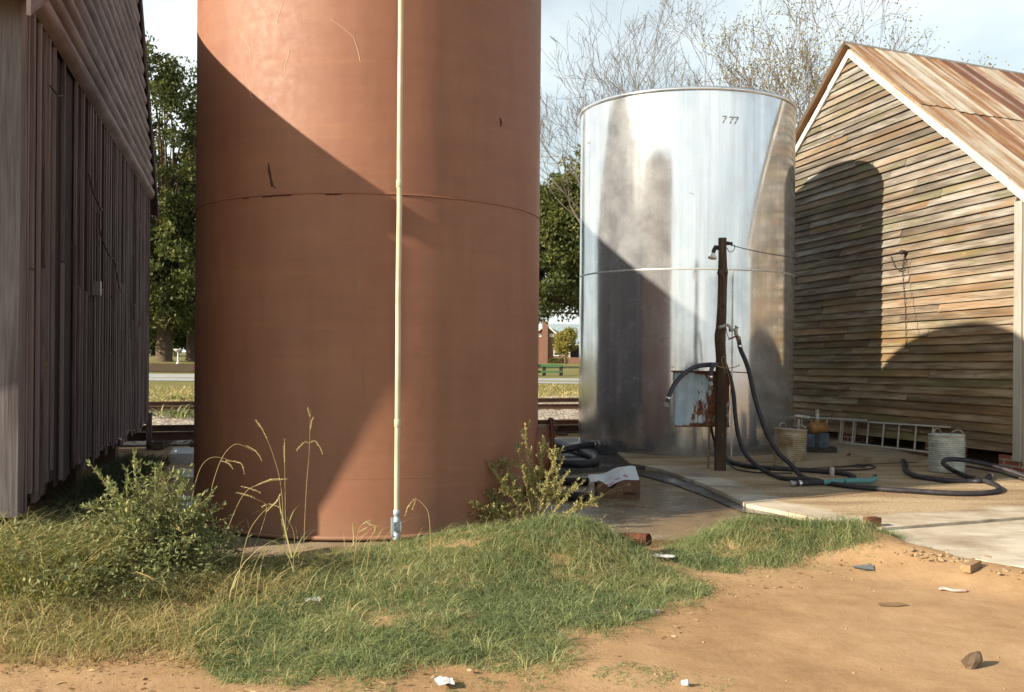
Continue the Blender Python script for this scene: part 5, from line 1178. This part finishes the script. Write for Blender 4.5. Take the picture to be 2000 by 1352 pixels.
V, Q = blades(P, rng.uniform(.03, .13, n), rng.uniform(.003, .011, n), rng.uniform(0, 2*pi, n), rng.uniform(.5, 1.5, n), 3, 1.2)
tag(np_mesh('dead_thatch', V, Q, M['litter'], np.repeat(colours(n, .1, .9), 3, 0)), kind='stuff')
P = scatter([(-40, 1060), (-40, 1200), (150, 1230), (330, 1190), (480, 1140), (440, 1100), (200, 1060)], 300, (-5.4, -1.2, 5.2, 8.6), 1.2, 19, not_pad); P = np.repeat(P, 9, 0); n = len(P)
P = P + np.stack([rng.normal(0, .05, n), rng.normal(0, .05, n), rng.uniform(.02, .30, n)], 1); d = rng.normal(size=(n, 3)); d[:, 2] = d[:, 2]*.5+.3
V, Q = leaves(P, d, rng.uniform(.02, .065, n), rng.uniform(.008, .024, n), .6); tag(np_mesh('undergrowth', V, Q, M['bush'], colours(n, 0, .9)), kind='stuff')
# dark weeds in the barn's shade, along the wall foot
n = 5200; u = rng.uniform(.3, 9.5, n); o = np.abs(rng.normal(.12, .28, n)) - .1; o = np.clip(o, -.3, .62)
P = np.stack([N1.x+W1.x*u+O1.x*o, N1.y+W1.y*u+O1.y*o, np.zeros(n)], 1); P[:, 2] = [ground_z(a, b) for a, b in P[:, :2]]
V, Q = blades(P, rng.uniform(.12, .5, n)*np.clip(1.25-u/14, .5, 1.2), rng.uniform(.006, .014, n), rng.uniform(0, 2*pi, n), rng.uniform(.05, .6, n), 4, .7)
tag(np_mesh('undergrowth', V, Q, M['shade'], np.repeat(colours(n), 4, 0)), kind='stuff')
# dead leaves and straw on the ground
lit = [(-40, 1200), (-40, 1352), (700, 1352), (1180, 1300), (1320, 1215), (1300, 1090), (1760, 1060), (1900, 1090), (1990, 1130), (1700, 1115), (1420, 1170), (1330, 1240), (1120, 1310), (700, 1300), (400, 1260)]
P = scatter(lit, 130, (-4.5, 4.8, 4.5, 9.2), 1.0, 33, not_pad); n = len(P); P[:, 2] += rng.uniform(.003, .02, n)
d = rng.normal(size=(n, 3)); d[:, 2] *= .15; V, Q = leaves(P, d, rng.uniform(.015, .05, n), rng.uniform(.006, .022, n), .25)
tag(np_mesh('leaf_litter', V, Q, M['litter'], colours(n)), kind='stuff')
P = scatter([(-40, 1190), (-40, 1300), (520, 1320), (700, 1250), (900, 1200), (1300, 1200), (1300, 1060), (500, 1110)], 110, (-4.5, 2.6, 4.8, 9.2), 1, 35, not_pad); n = len(P); P[:, 2] += rng.uniform(.01, .12, n)
V, Q = blades(P, rng.uniform(.06, .28, n), rng.uniform(.002, .0045, n), rng.uniform(0, 2*pi, n), rng.uniform(.3, 1.5, n), 4, .7)
tag(np_mesh('dry_straw', V, Q, M['straw'], np.repeat(colours(n), 4, 0)), kind='stuff')

P = scatter([(330, 1130), (380, 1230), (560, 1230), (760, 1130), (740, 1085), (480, 1100)], 26, (-2.8, -.6, 6.3, 8.8), 1, 37, not_pad); n = len(P)
V, Q = blades(P, rng.uniform(.25, .7, n), rng.uniform(.003, .0055, n), rng.uniform(-.5, 2.2, n), rng.uniform(.15, .7, n), 7, .75)
tag(np_mesh('seeding_grass', V, Q, M['straw'], np.repeat(colours(n), 7, 0)), kind='stuff')
# ------------------------------------------------------------------ single plants
def stem_plant(name, label, cat, base, stems, mats, leafgen, group=None):
    root = thing(name, label, cat, base, group); mb = MB(); LP, LD = [], []
    for pts, r in stems:
        S = spline(pts, 6); mb.tube(S, [r*(1-.75*i/(len(S)-1)) for i in range(len(S))], 5, 0)
    mb.build('stems', mats[0], root)
    pos, d, L, Wd, lo, hi = leafgen(stems)
    V, Q = leaves(np.array(pos), np.array(d), L, Wd, .8); np_mesh('foliage', V, Q, mats[1], colours(len(pos), lo, hi), root); return root
def twig_leaves(stems, step, L, W_, t0=.25, spread=.8, per=2, lo=0., hi=1.):
    pos, d = [], []
    for pts, r in stems:
        S = spline(pts, 8); m = len(S)
        for i in range(int(m*t0), m-1):
            seg = S[i+1]-S[i]; k = max(1, int(seg.length/step+random.random()))
            for j in range(k):
                for q in range(per):
                    p = S[i].lerp(S[i+1], random.random()); v = Vector((random.gauss(0, 1), random.gauss(0, 1), random.gauss(.15, .8))).normalized()*spread + seg.normalized()*.7
                    pos.append(p[:]); d.append(v[:])
        for q in range(5): pos.append(S[-1][:]); d.append((Vector((random.gauss(0, 1), random.gauss(0, 1), random.gauss(.3, 1)))+seg.normalized()*1.5)[:])
    n = len(pos); return pos, d, rng.uniform(L*.6, L*1.3, n), rng.uniform(W_*.6, W_*1.3, n), lo, hi
# leafy grey-green bush
bb = gz(305, 1118); stems = []
for i in range(64):
    tx, ty = random.uniform(170, 455), random.uniform(905, 1095)
    if (tx-300)**2/150**2 + (ty-1050)**2/150**2 > 1.0: ty = random.uniform(960, 1090); tx = random.uniform(200, 420)
    Yt_ = bb.y + random.uniform(-.42, .42); tip = at(tx, ty, Yt_); b0 = bb + Vector((random.uniform(-.22, .22), random.uniform(-.15, .15), 0)); b0.z = ground_z(b0.x, b0.y)
    mid = b0.lerp(tip, .5) + Vector((random.uniform(-.04, .04), random.uniform(-.04, .04), .06)); stems.append(([b0, mid, tip], .004))
    for q in range(4):
        k = random.uniform(.45, .95); s = b0.lerp(tip, k); stems.append(([s, s+Vector((random.gauss(0, .05), random.gauss(0, .05), .05)), s+Vector((random.gauss(0, .11), random.gauss(0, .1), random.uniform(.02, .14)))], .002))
for (tx, ty) in ((175, 905), (192, 925), (245, 915), (302, 918), (345, 930), (370, 925), (405, 985), (445, 1010), (462, 1050), (210, 985), (160, 1005)):
    tip = at(tx, ty, bb.y+random.uniform(-.15, .15)); stems.append(([bb, bb.lerp(tip, .55)+Vector((0, 0, .05)), tip], .004))
stem_plant('leafy_bush', 'grey-green leafy bush between plank barn and red tank', 'bush', bb, stems, (M['straw'], M['bush']), lambda s: twig_leaves(s, .018, .042, .015, .38, .9, 2))
# spiky wild weed at the right foot of the red tank
wb = gz(1045, 1050); stems = []
for (tx, ty, yo) in ((1025, 828, 0), (925, 868, -.1), (985, 905, .0), (968, 915, .1), (912, 932, -.1), (882, 975, -.15), (912, 1018, -.2), (950, 985, -.1), (1085, 890, -.05), (1100, 895, .1), (1060, 870, .05), (1010, 870, .0), (975, 935, -.2), (925, 990, -.25), (1040, 905, .1), (1070, 930, -.1), (1000, 965, -.1), (960, 1010, -.1), (1110, 922, -.1), (1165, 985, -.2), (1140, 940, -.1)):
    tip = at(tx, ty, wb.y+yo); mid = wb.lerp(tip, .5)+Vector((0, random.uniform(-.03, .03), .05)); stems.append(([wb+Vector((random.gauss(0, .04), random.gauss(0, .03), 0)), mid, tip], .005))
    for q in range(9):
        k = random.uniform(.3, .95); s = wb.lerp(tip, k)+Vector((0, 0, .05*4*k*(1-k))); dd = (tip-wb).normalized()
        stems.append(([s, s+dd*.03+Vector((random.gauss(0, .02), random.gauss(0, .02), .02)), s+dd*.07+Vector((random.gauss(0, .05), random.gauss(0, .04), random.uniform(.0, .07)))], .0022))
stem_plant('spiky_weed', 'straggly yellow-green weed at the right foot of the red tank', 'weed', wb, stems, (M['straw'], M['weed']), lambda s: twig_leaves(s, .013, .030, .011, .2, .9, 3))
db = gz(1105, 1035); stems = []
for i in range(34):
    tip = at(random.uniform(1050, 1235), random.uniform(915, 1015), db.y+random.uniform(-.3, .3)); m_ = db.lerp(tip, .6)+Vector((0, 0, random.uniform(.02, .1))); stems.append(([db+Vector((random.gauss(0, .12), random.gauss(0, .08), 0)), m_, tip], .0024))
stem_plant('dried_weed', 'dry brown wispy weed in front of the damp concrete', 'weed', db, stems, (M['straw'], M['straw']), lambda s: twig_leaves(s, .05, .016, .006, .5, .9, 1))
# tall seeding grass stalks in front of the red tank
def stalk(label, pts, depth, heads=(), blade=(), base=None, r=.0026):
    b = gz(pts[0][0], pts[0][1]+50); root = thing('grass_stalk', label, 'grass stalk', b, 'tall grass stalks before the red tank')
    P = [b] + [at(x, y, b.y+depth*(i+1)/len(pts)) for i, (x, y) in enumerate(pts[1:])]; S = spline(P, 8)
    mb = MB(); mb.tube(S, [r*(1-.65*i/(len(S)-1)) for i in range(len(S))], 6); mb.build('stem', M['straw'], root)
    pos, d = [], []
    m2 = MB()
    for hp in heads:
        H_ = spline([at(x, y, b.y+depth) for x, y in hp], 6); m2.tube(H_, [.0016+.0022*sin(pi*i/(len(H_)-1)) for i in range(len(H_))], 5)
        for p, q in zip(H_, H_[1:]):
            for k in range(3): pos.append((p.lerp(q, random.random()))[:]); d.append(((q-p).normalized()+Vector((random.gauss(0, .4), random.gauss(0, .4), random.gauss(0, .4))))[:])
    if heads:
        m2.build('seed_head', M['straw'], root)
        V, Q = leaves(np.array(pos), np.array(d), np.full(len(pos), .018), np.full(len(pos), .004)); np_mesh('seeds', V, Q, M['straw'], colours(len(pos)), root)
    for bp in blade:
        B_ = spline([at(x, y, b.y+depth*.5) for x, y in bp], 6); P_, m3 = [], MB(); n_ = len(B_)
        for i, p in enumerate(B_):
            w_ = .007*(1-(i/(n_-1))**2*.9); sd_ = Vector((.7, -.3, .5)).normalized()*w_; P_ += [p-sd_, p+sd_]
        m3.add(P_, [(2*i, 2*i+1, 2*i+3, 2*i+2) for i in range(n_-1)], 0, (random.uniform(.2, .6), .5, .5)); m3.build('blade', M['dry'], root)
    return root
stalk('tallest straight grass stalk with a forked seed head before the red tank', [(592, 1050), (598, 960), (604, 880), (606, 800)], 0.05, [[(605, 865), (615, 862), (625, 874), (630, 886)], [(604, 866), (595, 864), (586, 872), (580, 880)], [(606, 840), (609, 822), (612, 816)], [(606, 815), (603, 806), (601, 797)]])
stalk('grass stalk curving left with a long pale seed head before the red tank', [(556, 1055), (550, 960), (532, 885), (515, 845)], .0, [[(522, 858), (512, 838), (505, 828), (500, 822)]], [[(556, 1050), (548, 1000), (545, 965)], [(556, 1050), (570, 1005), (585, 985)]])
stalk('thin upright grass stalk beside the tallest one', [(558, 1050), (557, 980), (556, 900), (556, 862)], .02, [[(556, 905), (555, 880), (556, 860)]])
stalk('grass stalk arching right with drooping seed head at seam height', [(420, 1050), (470, 975), (510, 945), (555, 936)], -.1, [[(500, 948), (530, 937), (562, 936)], [(470, 950), (490, 955), (508, 962)]], [[(440, 1045), (500, 1000), (540, 990)]])
stalk('low grass stalk arching right over the concrete pad', [(480, 1065), (520, 1000), (500, 975), (470, 966)], 0, [[(500, 975), (485, 968), (462, 962)], [(510, 990), (525, 985), (545, 990)]])
stalk('grass stalk arching over the dark left edge of the red tank', [(380, 1060), (420, 930), (455, 870), (495, 880)], .0, [[(480, 870), (500, 882), (512, 900)], [(430, 900), (445, 905), (455, 915)]])
stalk('drooping grass stalk with a seed head before the shaded tank edge', [(360, 1050), (380, 950), (410, 895), (470, 905)], .05, [[(440, 900), (470, 905), (478, 925)]])
stalk('bent grass stalk with two hanging heads right of the standpipe', [(842, 1045), (838, 1010), (826, 985), (812, 974)], .05, [[(812, 974), (802, 983), (795, 995), (792, 1006)], [(812, 976), (809, 986), (806, 994)]])
stalk('pale forked grass head left of the standpipe', [(690, 1065), (698, 1045), (706, 1025)], 0, [[(706, 1025), (715, 1020), (721, 1017)], [(705, 1025), (718, 1022), (730, 1027)], [(700, 1040), (710, 1034), (717, 1031)]], [[(690, 1065), (690, 1045), (688, 1020)]])
stalk('small grass stalk leaning right between tallest stalk and standpipe', [(715, 1068), (725, 1050), (732, 1040)], 0, [[(728, 1045), (733, 1035), (733, 1028)]], [[(715, 1068), (735, 1052), (748, 1032)]])
stalk('broad-bladed grass clump at the foot of the tall stalks', [(570, 1085), (575, 1050), (560, 1010)], -.1, [], [[(570, 1090), (560, 1050), (552, 1012), (545, 980)], [(572, 1090), (590, 1050), (612, 1030)], [(575, 1090), (600, 1070), (630, 1075)], [(566, 1090), (540, 1060), (505, 1055)]])
stalk('long dead stalk leaning across the grass below the pad', [(455, 1140), (480, 1060), (505, 1010), (545, 975)], -.2, [[(520, 1000), (540, 980), (547, 966)]], [[(455, 1150), (462, 1130), (470, 1118)]])
stalk('long straw stalk sagging down in the front of the tall grass', [(355, 1210), (330, 1165), (300, 1130), (272, 1120)], -.2, [[(300, 1132), (285, 1124), (268, 1118)]])
# ------------------------------------------------------------------ trees
def grow(root_p, dir_, length, rad, depth, out, tips, kink=.22, split=(2, 3), ang=.55, up=.12, shrink=.74, minr=.004):
    p = Vector(root_p); d = Vector(dir_).normalized(); n = 4; P = [p.copy()]; R = [rad]
    for i in range(n):
        d = (d + Vector((random.gauss(0, kink), random.gauss(0, kink), random.gauss(0, kink)+up))*.5).normalized(); p = p + d*length/n; P.append(p.copy()); R.append(max(minr, rad*(1-.4*(i+1)/n)))
    out.append((P, R, depth))
    if depth == 0: tips.append((P[-1], d)); return
    k = random.randint(*split)
    for i in range(k):
        t = d.orthogonal().normalized(); t.rotate(__import__('mathutils').Quaternion(d, random.random()*6.28)); a = ang*random.uniform(.5, 1.25)
        nd = d*cos(a) + t*sin(a); src = P[-1] if i < 2 else P[random.choice((2, 3))]
        grow(src, nd, length*shrink*random.uniform(.75, 1.15), R[-1]*(.86 if i == 0 else .66), depth-1, out, tips, kink, split, ang, up, shrink, minr)
def bare_tree(label, base, h, rad, spread, lean=(0, 0, 1), leafmat=None, nleaf=0, seed=1, depth=6, trunk=.28, fork=None, split=(2, 3), mat='twig', minr=.012, cat='tree', group='bare trees behind the silver tank', first=5):
    random.seed(seed); root = thing('bare_tree', label, cat, base, group); out, tips = [], []
    mbT = MB(); b = Vector(base); tp = b + Vector(lean).normalized()*h*trunk
    mbT.tube([b-Vector((0, 0, .3)), b.lerp(tp, .3), b.lerp(tp, .7)+Vector((.05, 0, 0)), tp], [rad*1.35, rad*1.05, rad*.95, rad*.85], 10); mbT.build('trunk', M['bark'], root)
    for i in range(first):
        a = 2*pi*i/first+random.random(); sp = spread*random.uniform(.35, 1.2)
        grow(tp - Vector((0, 0, random.uniform(0, h*trunk*.25))), Vector((cos(a)*sp, sin(a)*sp, 1)), h*.27, rad*.55, depth-1, out, tips, .26, split, .5, .14, .75, minr)
    mb = MB()
    for P, R, dp in out: mb.tube(P, R, 6 if dp > 3 else (4 if dp > 1 else 3), 0, cap=False)
    mb.build('branches', M[mat], root)
    if nleaf:
        pos, d = [], []
        for i in range(nleaf):
            p, dd = random.choice(tips); pos.append((p + Vector((random.gauss(0, .22), random.gauss(0, .22), random.gauss(0, .2))))[:]); d.append((random.gauss(0, 1), random.gauss(0, 1), random.gauss(-.3, .6)))
        V, Q = leaves(np.array(pos), np.array(d), rng.uniform(.05, .12, nleaf), rng.uniform(.04, .08, nleaf)); np_mesh('crown', V, Q, M[leafmat], colours(nleaf), root)
    return root
def leaf_tree(name, label, base, h, rad, blobs, mat, nclump, per, lsize, trunk_top, seed, group=None, clump_r=.55, tmat='bark', cat='tree'):
    random.seed(seed); root = thing(name, label, cat, base, group); b = Vector(base); mb = MB()
    tt = b + Vector((0, 0, trunk_top)); mb.tube([b-Vector((0, 0, .3)), b+Vector((0, 0, .25)), b.lerp(tt, .5)+Vector((rad*.2, 0, 0)), tt], [rad*1.5, rad*1.1, rad*.9, rad*.7], 12); mb.build('trunk', M[tmat], root)
    C, cs = [], []
    for (c, r) in blobs:
        c, r = Vector(c), Vector(r); k = int(nclump*(r.x*r.z)/sum(q[1][0]*q[1][2] for q in blobs))
        for i in range(k):
            v = Vector((random.gauss(0, 1), random.gauss(0, 1), random.gauss(0, 1))).normalized()*random.uniform(.5, 1.0)**.6; v *= 1+.28*mnoise.noise(v*2.3+Vector((seed, 0, 0)))
            C.append(Vector((c.x+v.x*r.x, c.y+v.y*r.y, c.z+v.z*r.z)))
    mb = MB()
    for c in random.sample(C, min(len(C), 110)):
        s = tt.lerp(b, random.uniform(-.0, .25)) if c.z > tt.z else b.lerp(tt, random.uniform(.55, .95)); m_ = s.lerp(c, .5)+Vector((random.gauss(0, .3), random.gauss(0, .3), random.gauss(.2, .3))); mb.tube(spline([s, m_, c], 4), [rad*.28*(1-.8*i/8) for i in range(9)], 5, 0, cap=False)
    mb.build('limbs', M[tmat], root)
    n = len(C)*per; base_ = np.repeat(np.array([c[:] for c in C]), per, 0); sc_ = np.repeat(rng.uniform(.6, 1.25, len(C)), per)[:, None]
    g = rng.normal(size=(n, 3)); g /= np.linalg.norm(g, axis=1, keepdims=True); pos = base_ + g*rng.uniform(.1, 1, (n, 1))**.5*sc_*clump_r*np.array([1, 1, .7])
    d = g*.6 + rng.normal(size=(n, 3))*.7; V, Q = leaves(pos, d, rng.uniform(lsize*.6, lsize*1.3, n), rng.uniform(lsize*.4, lsize*.75, n))
    cc = rng.uniform(0, 1, (n, 3)); cc[:, 0] = np.clip(np.repeat(rng.uniform(0, .65, len(C)), per) + rng.uniform(-.1, .4, n), 0, 1)
    np_mesh('crown', V, Q, M[mat], cc, root); return root
def gnd(px, Y): a, _ = ray(px, 690); x = a*Y; return Vector((x, Y, ground_z(x, Y)))
def pz(px, py, Y): return at(px, py, Y)
Yo = 75.0; b = gnd(320, Yo); c = pz(285, 395, Yo)
leaf_tree('oak_tree', 'tall green oak seen in the gap right of the plank barn', b, 24, .55, [((c.x, Yo, c.z+2.5), (5.2, 4.5, 9.2)), ((c.x+.5, Yo-1, c.z-5.0), (6.5, 5, 3.6)), ((c.x+1.0, Yo-1.5, c.z-7.4), (5.5, 4, 2.2))], 'oak', 820, 70, .30, 9, 3, clump_r=.85)
b2 = gnd(374, 78); c = pz(400, 420, 78)
leaf_tree('oak_tree', 'second green oak half hidden behind the red tank', b2, 20, .4, [((c.x+1.2, 78, c.z+1.5), (3.8, 3.5, 6.8)), ((c.x, 78, c.z-5.4), (5, 4, 3.2))], 'oak', 420, 60, .32, 8, 4, clump_r=.85)
Ye = 60.0; c = pz(1135, 470, Ye)
leaf_tree('evergreen_oak', 'dense dark green tree in the gap between the two tanks', gnd(1185, Ye), 12, .35, [((c.x+.3, Ye, c.z+.6), (3.6, 3, 4.7)), ((c.x-1.6, Ye-1, c.z-2.2), (2.9, 2.4, 2.5)), ((c.x-1.3, Ye-1, c.z+.8), (2.6, 2, 2.6))], 'oak', 800, 75, .22, 5.5, 6, clump_r=.62)
for i, (px, Y, s) in enumerate(((250, 120, 1.0), (300, 135, 1.15), (345, 128, .9), (385, 140, 1.2), (430, 126, 1.0), (180, 130, 1.1))):
    b = gnd(px, Y); leaf_tree('shade_tree', 'dark green trees far behind the oaks in the left gap', b, 10, .3, [((b.x, Y, b.z+5.2*s), (4.2*s, 3, 4.6*s))], 'oak', 90, 46, .6, 4, 20+i, 'trees far behind the oaks', 1.3)
bare_tree('large bare tree rising behind the left of the silver tank rim', gnd(1225, 46), 14.0, .24, .62, (0, 0, 1), None, 0, 12, 7, .30, first=8, minr=.008)
bare_tree('bare tree with yellowing leaves between silver tank and tin roof', gnd(1535, 42), 14.4, .28, .68, (0, 0, 1), 'spleaf', 7000, 27, 7, .28, first=8, minr=.008)
bare_tree('smaller bare tree between the two large ones behind the silver tank', gnd(1375, 52), 13.2, .20, .5, (0, 0, 1), 'spleaf', 700, 31, 6, .34, first=4, minr=.008)
bare_tree('low bare tree beside the red tank above the evergreen', gnd(1040, 66), 13.0, .22, .6, (.0, 0, 1), None, 0, 44, 6, .34, first=5, minr=.008)
random.seed(99)
b = gnd(1104, 112); leaf_tree('sapling', 'small yellow-green sapling in front of the brick house', b, 4, .10, [((b.x, 112, b.z+2.3), (1.5, 1.2, 1.2)), ((b.x+.5, 112, b.z+3.2), (.7, .7, .7))], 'yleaf', 70, 40, .28, 2.2, 8, None, .42)

# ------------------------------------------------------------------ brick house, barrier, bird bath
YH = 120.0; s_ = YH/FPX
def hp(px, py, dy=0): return at(px, py, YH+dy)
zg = ground_z(5, YH); hl, hr_, hap = hp(1018, 710).x, hp(1111, 710).x, hp(1066, 634)
house = thing('brick_house', 'red brick house with slate-blue roof beyond the railway', 'house', (hl, YH, zg)); zE = hp(1111, 673).z
mb = MB(); mb.add([Vector((hl, YH, zg-.3)), Vector((hr_, YH, zg-.3)), Vector((hr_, YH, zE)), hap, Vector((hl, YH, zE))], [(0, 1, 2, 3, 4)], 0, (.5, .5, .5), [(0, 0), (5, 0), (5, 3), (2.5, 5), (0, 3)])
mb.add([Vector((hr_, YH, zg-.3)), Vector((hr_, YH+8, zg-.3)), Vector((hr_, YH+8, zE)), Vector((hr_, YH, zE))], [(0, 1, 2, 3)], 0, (.5, .5, .5), [(0, 0), (8, 0), (8, 3), (0, 3)]); mb.build('wall', M['brick'], house)
mb = MB(); ov = .25; rz = hap.z+.1
mb.add([Vector((hr_+.4, YH-ov, zE-.25)), Vector((hr_+.4, YH+8, zE-.25)), Vector((hap.x, YH+8, rz)), Vector((hap.x, YH-ov, rz)), Vector((hl-.4, YH-ov, zE-.25)), Vector((hl-.4, YH+8, zE-.25))], [(0, 1, 2, 3), (3, 2, 5, 4)], 0)
mr = hp(1075, 630); er = hp(1075, 672)
mb.add([Vector((hap.x+.3, YH+4.2, mr.z)), Vector((hap.x+14, YH+4.2, mr.z)), Vector((hap.x+14, YH+.3, er.z)), Vector((hr_-.2, YH+.3, er.z))], [(0, 3, 2, 1)], 0); rf = mb.build('roof', M['shingle'], house)
mb = MB(); ca, cb_ = hp(1058.5, 700), hp(1069.5, 700)
mb.box(((ca.x+cb_.x)/2, YH-.2, (zg+hp(1064, 628).z)/2), (cb_.x-ca.x, .4, hp(1064, 628).z-zg)); mb.build('chimney', M['brick'], house)
mb = MB(); r0, r1 = Vector((hap.x, YH-ov-.02, rz-.02)), Vector((hr_+.4, YH-ov-.02, zE-.27)); mb.board(r0-Vector((0, 0, .2)), r1-r0, Vector((0, 0, .2)), Vector((0, -.05, 0))); r1 = Vector((hl-.4, YH-ov-.02, zE-.27)); mb.board(r0-Vector((0, 0, .2)), r1-r0, Vector((0, 0, .2)), Vector((0, -.05, 0)))
e0 = Vector((hr_+.4, YH+.2, er.z-.18)); mb.board(e0, Vector((12, 0, 0)), Vector((0, 0, .18)), Vector((0, -.05, 0))); mb.build('fascia', M['housetrim'], house)
for (x0, x1, y0, y1) in ((1081, 1092, 677, 695.5), (1094, 1105.5, 677, 695.5), (1049, 1057.5, 652, 658.5), (1073.5, 1081.5, 652, 658.5)):
    a, c = hp(x0, y1), hp(x1, y0); w_, h_ = c.x-a.x, c.z-a.z; t = .09; m2 = MB(); yy = YH-.06
    for (bx, bz_, bw, bh) in ((a.x, a.z, w_, t), (a.x, c.z-t, w_, t), (a.x, a.z+t, t, h_-2*t), (c.x-t, a.z+t, t, h_-2*t)) + (((a.x+t, a.z+h_*.48, w_-2*t, t),) if h_ > .7 else ()): m2.board((bx, yy, bz_), (bw, 0, 0), (0, 0, bh), (0, .05, 0))
    wf = m2.build('window', M['housetrim'], house); m3 = MB(); m3.board((a.x+t, yy+.03, a.z+t), (w_-2*t, 0, 0), (0, 0, h_-2*t), (0, .015, 0)); m3.build('pane', M['glass'] if h_ > .7 else M['housetrim'], wf)
mb = MB(); mb.board((hr_+.05, YH+1.0, zg), (9, 0, 0), (0, 0, er.z-zg-.2), (0, .1, 0)); mb.build('porch_wall', M['darkiron'], house)
mb = MB(); mb.board((hr_+.0, YH-.05, zg+.7), (.14, 0, 0), (0, 0, er.z-zg-.9), (0, .14, 0)); mb.board((hr_+3.4, YH-.05, zg+.7), (.14, 0, 0), (0, 0, er.z-zg-.9), (0, .14, 0)); mb.build('porch_post', M['housetrim'], house)
mb = MB(); mb.board((hr_-.1, YH-.1, zg-.3), (9, 0, 0), (0, 0, 1.0), (0, .3, 0)); mb.build('porch_base', M['brick'], house)
for i in range(6):
    b = gnd(1078+i*5.2, 118.5); random.seed(60+i); n = 160; g_ = rng.normal(size=(n, 3)); g_ /= np.linalg.norm(g_, axis=1, keepdims=True); pos = np.array(b)+g_*np.array([.26, .26, .3])+np.array([0, 0, .25]); V, Q = leaves(pos, g_, np.full(n, .16), np.full(n, .1)); tag(np_mesh('clipped_shrub', V, Q, M['oak'], colours(n), loc=b), 'small round clipped shrub against the brick house wall', 'shrub', 'shrubs under the house window')
YB = 66.0
bar = thing('green_barrier', 'low green rail barrier beside the street beyond the tracks', 'barrier', gnd(1080, YB))
for (y0, h) in ((728.5, .14), (717, .17)):
    a, c = at(1015, y0, YB), at(1098, y0, YB); MB().board(a, c-a, Vector((0, 0, h)), Vector((0, .08, 0))).build('rail', M['green'], bar)
for x in (1030, 1060, 1093):
    a = gnd(x, YB); t = at(x, 714, YB); MB().board(a+Vector((0, .09, -.1)), Vector((.22, 0, 0)), Vector((0, 0, t.z-a.z+.1)), Vector((0, .14, 0))).build('post', M['darkiron'], bar)
b = gnd(348, 72); mb = MB(); z1 = at(348, 682, 72).z - b.z
mb.lathe([(.18, -.1), (.13, .05), (.07, .15), (.06, z1-.25), (.12, z1-.2), (.30, z1-.08), (.34, z1), (.30, z1), (.2, z1-.05), (0, z1-.06)], 16, b); tag(mb.build('bird_bath', M['housetrim'], loc=b), 'white pedestal bird bath on the lawn beyond the railway', 'bird bath')
# grass on the verge between rails and street, weeds between the tracks
n = 26000; x = rng.uniform(-30, 14, n); y = 38 + .42*x*1.0 + rng.uniform(-1.0, 18, n)
P = np.stack([x, y, np.zeros(n)], 1); px, py = project(P); k = ((px > 285) & (px < 392)) | ((px > 1040) & (px < 1140)); P = P[k & (y > 32) & (y < 56)]; n = len(P); P[:, 2] = [ground_z(a, b_) for a, b_ in P[:, :2]]
V, Q = blades(P, rng.uniform(.08, .26, n), rng.uniform(.02, .05, n), rng.uniform(0, 6.28, n), rng.uniform(.1, .7, n), 2, .6); tag(np_mesh('verge_grass', V, Q, M['dry'], np.repeat(colours(n, .3, 1.0), 2, 0)), kind='stuff')
for (px_a, py_a, s, lab) in ((338, 812, 1.0, 'leafy weed clump growing between the two railway tracks'), (365, 815, .7, 'small weed tuft beside the larger clump between the tracks'), (345, 780, .6, 'green weed clump on the verge behind the farther track')):
    p0 = on(px_a, py_a, -.08); n = int(90*s); P = np.array(p0)+np.stack([rng.normal(0, .35*s, n), rng.normal(0, .3, n), np.zeros(n)], 1); V, Q = blades(P, rng.uniform(.25, .6, n)*s, rng.uniform(.03, .06, n), rng.uniform(0, 6.28, n), rng.uniform(.2, .9, n), 3, .7); tag(np_mesh('weed_clump', V, Q, M['bush'], np.repeat(colours(n), 3, 0), loc=p0), lab, 'weed')
